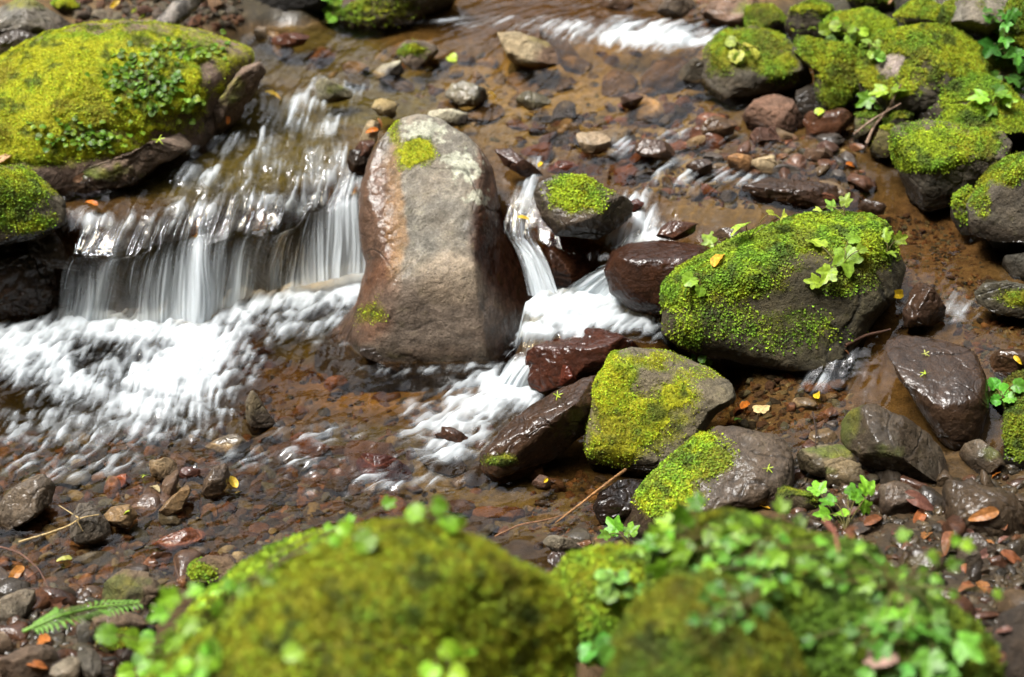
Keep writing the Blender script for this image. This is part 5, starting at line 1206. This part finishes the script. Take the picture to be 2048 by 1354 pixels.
VIV = (.18, .34, .025)
plant("lobed-leaf plant trailing down the front of the large moss-capped boulder", (1680,540), [(1640,490,50),(1690,505,62),(1660,540,44),(1635,565,34),(1700,480,36),(1720,500,30)], "toothed", (.24,.36,.03))
plant("two-leaved sprig at the right shoulder of the large moss-capped boulder", (1772,510), [(1770,480,36),(1795,480,30),(1775,505,28)], "toothed", (.26,.38,.03))
plant("pale sprig rising from the back of the large moss-capped boulder", (1500,478), [(1490,450,46),(1540,428,34),(1565,432,28),(1425,485,36),(1410,492,26)], "toothed", (.34,.42,.05))
plant("tiny upright sprig on top of the large moss-capped boulder", (1690,432), [(1665,415,26),(1690,408,30),(1640,420,18)], "toothed", (.3,.42,.06))
plant("small three-leaved seedling on the left corner of the large moss-capped boulder", (1400,560), [(1385,555,30),(1400,575,24),(1370,585,22)], "round", VIV)
plant("rosette of yellowish leaves on the square mossy boulder", (1482,112), [(1475,105,28),(1495,92,28),(1505,100,24),(1468,85,22),(1480,112,22)], "round", (.36,.36,.05))
plant("drooping lobed plant below the wide olive-mossed boulder", (1775,240), [(1740,195,40),(1768,182,38),(1790,182,34),(1725,205,30),(1760,215,28),(1768,235,26)], "toothed", (.24,.40,.03))
plant("dark glossy climbing plant in the shade at the right border, upper part", (1985,110), [(1985,88,50),(2005,92,46),(2030,98,40),(2040,120,44),(2010,110,36),(2045,140,30)], "toothed", (.09,.24,.03))
plant("dark glossy climbing plant in the shade at the right border, lower part", (2005,160), [(1995,152,34),(2020,155,36),(2042,165,36),(2000,172,26),(2030,182,28)], "toothed", (.10,.24,.03))
plant("fern-like sprig on the leaf-mossed boulder at the right border", (1985,210), [(1970,195,40),(1995,190,36),(2010,200,30),(1985,215,28)], "toothed", (.22,.36,.03))
plant("fresh sprigs on the low mossy boulder at the top of the right bank", (1690,65), spread(1690,60,40,24,8,16,28,5), "round", (.24,.38,.03))
plant("pale ground ivy under the wide olive-mossed boulder", (1740,100), spread(1745,85,24,30,8,14,24,6), "round", (.2,.34,.05))
plant("dark leafy tangle in the top right corner", (2010,40), spread(2010,50,40,40,14,18,34,7), "toothed", (.1,.25,.03))
plant("bright clover-like plant on the shadowed rock at the right border", (2000,805), [(1990,775,26),(2005,782,26),(2012,795,24),(1998,800,20),(2030,770,26)], "round", (.12,.34,.03))
plant("small clump of leaves at the foot of the large moss-capped boulder", (1400,720), [(1390,715,18),(1405,712,18),(1415,720,16)], "round", (.16,.28,.03))
plant("leafy clump on the top of the far mossy bank", (665,15), spread(665,12,26,16,12,12,22,9), "round", (.2,.34,.02))
plant("dark leafy patch growing in the moss of the broad mossy boulder", (295,170), spread(295,165,80,60,130,8,14,10), "round", (.10,.19,.010), lift=.01, thin=.4)
plant("second leafy patch lower down on the broad mossy boulder", (160,280), spread(165,275,90,34,70,8,13,12), "round", (.12,.21,.010), lift=.01, thin=.4)
plant("leafy patch along the back ridge of the broad mossy boulder", (380,100), spread(370,98,80,22,50,8,13,13), "round", (.13,.22,.010), lift=.01, thin=.4)
plant("pale leafy patch on the right rim of the broad mossy boulder", (375,210), spread(375,210,34,24,16,10,16,14), "round", (.24,.34,.03), lift=.008, thin=.4)
# near plants
plant("broad-leaved plant standing highest on the plant-covered near rock", (1690,1060), [(1640,985,41),(1665,1005,37),(1700,990,44),(1735,985,44),(1655,1030,37),(1690,1030,38),(1725,1010,33),(1710,1000,30)], "toothed", (.15,.30,.02), lift=.05)
plant("blurred lime plant on the back edge of the plant-covered near rock", (1400,1080), [(1360,1015,52),(1400,1010,44),(1345,1050,44),(1420,1060,52),(1310,1090,47),(1370,1100,44),(1330,1130,52)], "toothed", (.17,.32,.02), lift=.05)
plant("blurred sprig of lobed leaves left of the plant-covered near rock", (1260,1090), [(1235,1060,44),(1262,1068,37),(1215,1070,27),(1275,1100,33)], "toothed", (.15,.30,.02), lift=.03)
plant("bright leaf tuft in the middle of the plant-covered near rock", (1570,1080), [(1565,1020,37),(1520,1050,37),(1480,1060,40),(1560,1060,30),(1600,1050,30)], "toothed", (.16,.30,.02), lift=.04)
plant("hanging heart-shaped leaves on the left of the plant-covered near rock", (1560,1150), [(1540,1165,44),(1490,1155,37),(1580,1170,37),(1600,1130,44),(1560,1110,44),(1430,1140,44),(1640,1140,30)], "toothed", VIV, lift=.04)
plant("scattered bright leaves down the right side of the plant-covered near rock", (1770,1170), [(1740,1165,40),(1790,1175,44),(1760,1150,33),(1820,1230,44),(1780,1220,37),(1870,1230,37),(1860,1110,33),(1905,1085,30),(1925,1090,30),(1800,1075,30),(1690,1120,30)], "toothed", VIV, lift=.04)
plant("large ivy-like leaves at the foot of the plant-covered near rock", (1870,1310), [(1770,1292,44),(1860,1310,67),(1920,1285,67),(1820,1335,37),(1885,1335,67),(1740,1345,37)], "toothed", (.11,.28,.03), lift=.05)
plant("blurred round-leaved cluster at the bottom on the big golden moss hummock", (880,1310), [(890,1295,38),(925,1310,40),(865,1335,37),(905,1345,37),(600,1300,37)], "round", (.24,.40,.025), lift=.04)
plant("blurred sprig at the crest of the big golden moss hummock", (860,1050), [(840,1030,37),(870,1008,34),(890,1040,37),(910,1040,33),(740,1075,44),(700,1060,30)], "round", (.17,.32,.02), lift=.03)
plant("blurred bright leaves along the left flank of the big golden moss hummock", (430,1240), [(350,1190,49),(330,1225,42),(400,1180,38),(380,1240,46),(430,1210,38),(450,1170,31),(520,1150,34),(350,1270,46),(420,1280,38),(300,1290,38),(480,1190,34),(530,1160,31),(620,1090,31),(660,1080,28)], "toothed", (.17,.33,.02), lift=.04)
plant("blurred bright leaf carpet at the lower left of the big golden moss hummock", (330,1310), spread(320,1310,110,50,20,24,42,21), "round", (.17,.33,.02), lift=.04)
plant("small pale plants in the gap between the near moss-covered rocks", (1230,1170), spread(1235,1165,40,26,10,20,34,22), "round", (.2,.34,.06), lift=.02)
plant("little leaf clump in the dark gap beside the smaller moss rock at the near edge", (1210,1300), spread(1210,1290,24,30,8,26,40,23), "round", (.10,.24,.03), lift=.02)

NEAR = [("mid-green plant mat covering the crown of the plant-covered near rock", (1500,1110), (1500,1105,150,40,34,18,34), (.13,.27,.025)),
 ("darker plant mat on the face of the plant-covered near rock", (1500,1220), (1480,1200,110,50,22,22,38), (.09,.20,.025)),
 ("plant mat of small leaves on the right shoulder of the plant-covered near rock", (1790,1180), (1800,1180,150,60,44,16,32), (.14,.27,.025)),
 ("shaded leaf tangle low on the right of the plant-covered near rock", (1800,1260), (1790,1260,120,50,24,22,44), (.09,.19,.02)),
 ("fringe of bright little leaves where the plant-covered near rock meets the sloping boulder", (1360,1090), (1370,1075,90,30,16,24,40), (.16,.31,.02))]
for j, (lb, bs, a, cl) in enumerate(NEAR): plant(lb, bs, spread(*a, 50 + j), "toothed", cl, lift=.025)
for px, py in sample([(1600,1060),(1760,980),(1900,1000),(2048,1000),(2048,1354),(1980,1300),(1940,1180)], 24, r5):
    Pn, n = hit(px, py); size = r5.uniform(26, 60) * np.linalg.norm(Pn - CP) / FPX; a = r5.uniform(0, 6.28)
    o = leaf_obj("fallen_leaf", "oval", Pn + n * .004, unit(n + UPZ + .4 * r5.normal(size=3)), [math.cos(a), math.sin(a), .1], size, np.array([(.16,.06,.025), (.24,.10,.03), (.11,.05,.035)][r5.integers(0, 3)]) * r5.uniform(.7, 1.3), .5, r5, .4)
    own_origin(o, Pn); tag(o, "wet brown dead leaf littering the stones of the near right bank", "leaf", "brown leaf litter on the near right bank")

plant("blurred lime leaf strip along the upper left edge of the big golden moss hummock", (470,1180), [(400 + 26 * i + r5.uniform(-14, 14), 1215 - 15.5 * i + r5.uniform(-16, 22), r5.uniform(18, 34)) for i in range(0, 16, 2)], "toothed", (.19,.36,.02), lift=.03)
# twigs, fern and log
def path(pix, lift=.012, n=24):
    P = np.array([hit(*p)[0] + UPZ * lift for p in pix])
    return smooth1(resample(P, np.linspace(0, 1, n)), 3)
def twig(label, paths, rad, col, wet=.3, name="twig"):
    o = tubes(name, [(p, np.linspace(r0, r0 * .5, len(p))) for p, r0 in zip(paths, rad)], col, wet)
    own_origin(o, paths[0][0]); return tag(o, label, "twig", "fallen twigs")
twig("long brown twig leaning over the shallows below the long slanting slab", [path([(1250,955),(1210,985),(1165,1020),(1110,1062)], .02)], [.004], (.26,.13,.05))
twig("thin twig lying behind the big golden moss hummock", [path([(990,1082),(1040,1058),(1090,1050),(1130,1038)], .012)], [.0022], (.2,.1,.05))
twig("forked pale twig lying across the grey slate in the near left shallows", [path([(40,1100),(100,1082),(145,1066),(160,1052),(200,1045)], .02), path([(160,1052),(120,1026)], .02), path([(155,1055),(168,1078)], .02)], [.0028, .0018, .0018], (.36,.26,.12))
twig("thin dark twig on the near left shore", [path([(0,1105),(40,1115),(80,1150),(105,1200)], .015), path([(80,1150),(50,1172)], .012)], [.002, .0015], (.12,.06,.04))
twig("bare branched twig leaning on the mossy right bank", [path([(1730,310),(1745,275),(1775,240),(1800,190)], .03), path([(1705,290),(1740,262),(1800,228)], .03)], [.0045, .0035], (.2,.13,.09))
twig("curved dark root beside the large moss-capped boulder's foot", [path([(1690,700),(1730,680),(1780,668)], .012)], [.005], (.1,.05,.03), 1)
twig("thin twig in the side stream at the right", [path([(1625,830),(1632,870),(1630,900)], .008)], [.0022], (.06,.04,.03), .8)
twig("reddish stalk arching over the plant-covered near rock", [path([(1645,1095),(1665,1120),(1672,1160)], .05)], [.004], (.25,.09,.06))
twig("brown pine-like stick at the top of the right bank", [path([(1790,-5),(1785,15),(1775,30)], .03)], [.006], (.3,.17,.08))
fp = path([(60,1350),(130,1320),(200,1300),(290,1290)], .10, 30)
fr = [(fp, np.linspace(.004, .0015, 30))]
fo = tubes("fern_frond", fr, (.16, .3, .05), .1, LEAF, 5, 0)
fV, fF, fC = [], [], []
for i in range(2, 29):
    for sgn in (-1, 1):
        tg = unit(fp[min(i + 1, 29)] - fp[i - 1]); sd = unit(np.cross(tg, UPZ)) * sgn; l = .035 * math.sin(math.pi * (i / 31) ** .7) + .006
        b = len(fV); fV += [fp[i] - tg * .004, fp[i] + sd * l * .5 + tg * .004 + UPZ * .002, fp[i] + sd * l + tg * .012 - UPZ * .006, fp[i] + sd * l * .5 + tg * .012]; fF.append([b, b + 1, b + 2, b + 3])
        fC += [(.14, .28, .05)] * 4
frond = mesh("pinnae", np.array(fV), [np.array(fF)], LEAF, np.array(fC))
own_origin(fo, fp[0]); child(frond, fo)
tag(fo, "blurred fern frond tip reaching in at the near left corner", "fern")
def at_y(px, py, Y):
    d = ray(px, py); return CP + d * (Y / d[1])
lp = np.array([at_y(320, 68, 4.93), at_y(350, 38, 4.98), at_y(385, 2, 5.06), at_y(430, -45, 5.2)])
lp[:, 2] += .01
lp = smooth1(resample(lp, np.linspace(0, 1, 60)), 4)
V, Q, c = tube(lp, np.linspace(.026, .034, 60) * np.r_[.05, .75, .95, np.ones(54), .95, .7, .05], 28, col=(.16, .14, .12), rough=.22)
c = c * np.where(fbm(V * np.array([60, 20, 20]), 3, 9) > .12, .35, 1.15)[:, None]
lg = mesh("log", V, [Q], STONE, c, {"wet": np.full(len(V), .15)})
own_origin(lg, lp[0]); tag(lg, "weathered grey log leaning on the far left bank", "log")
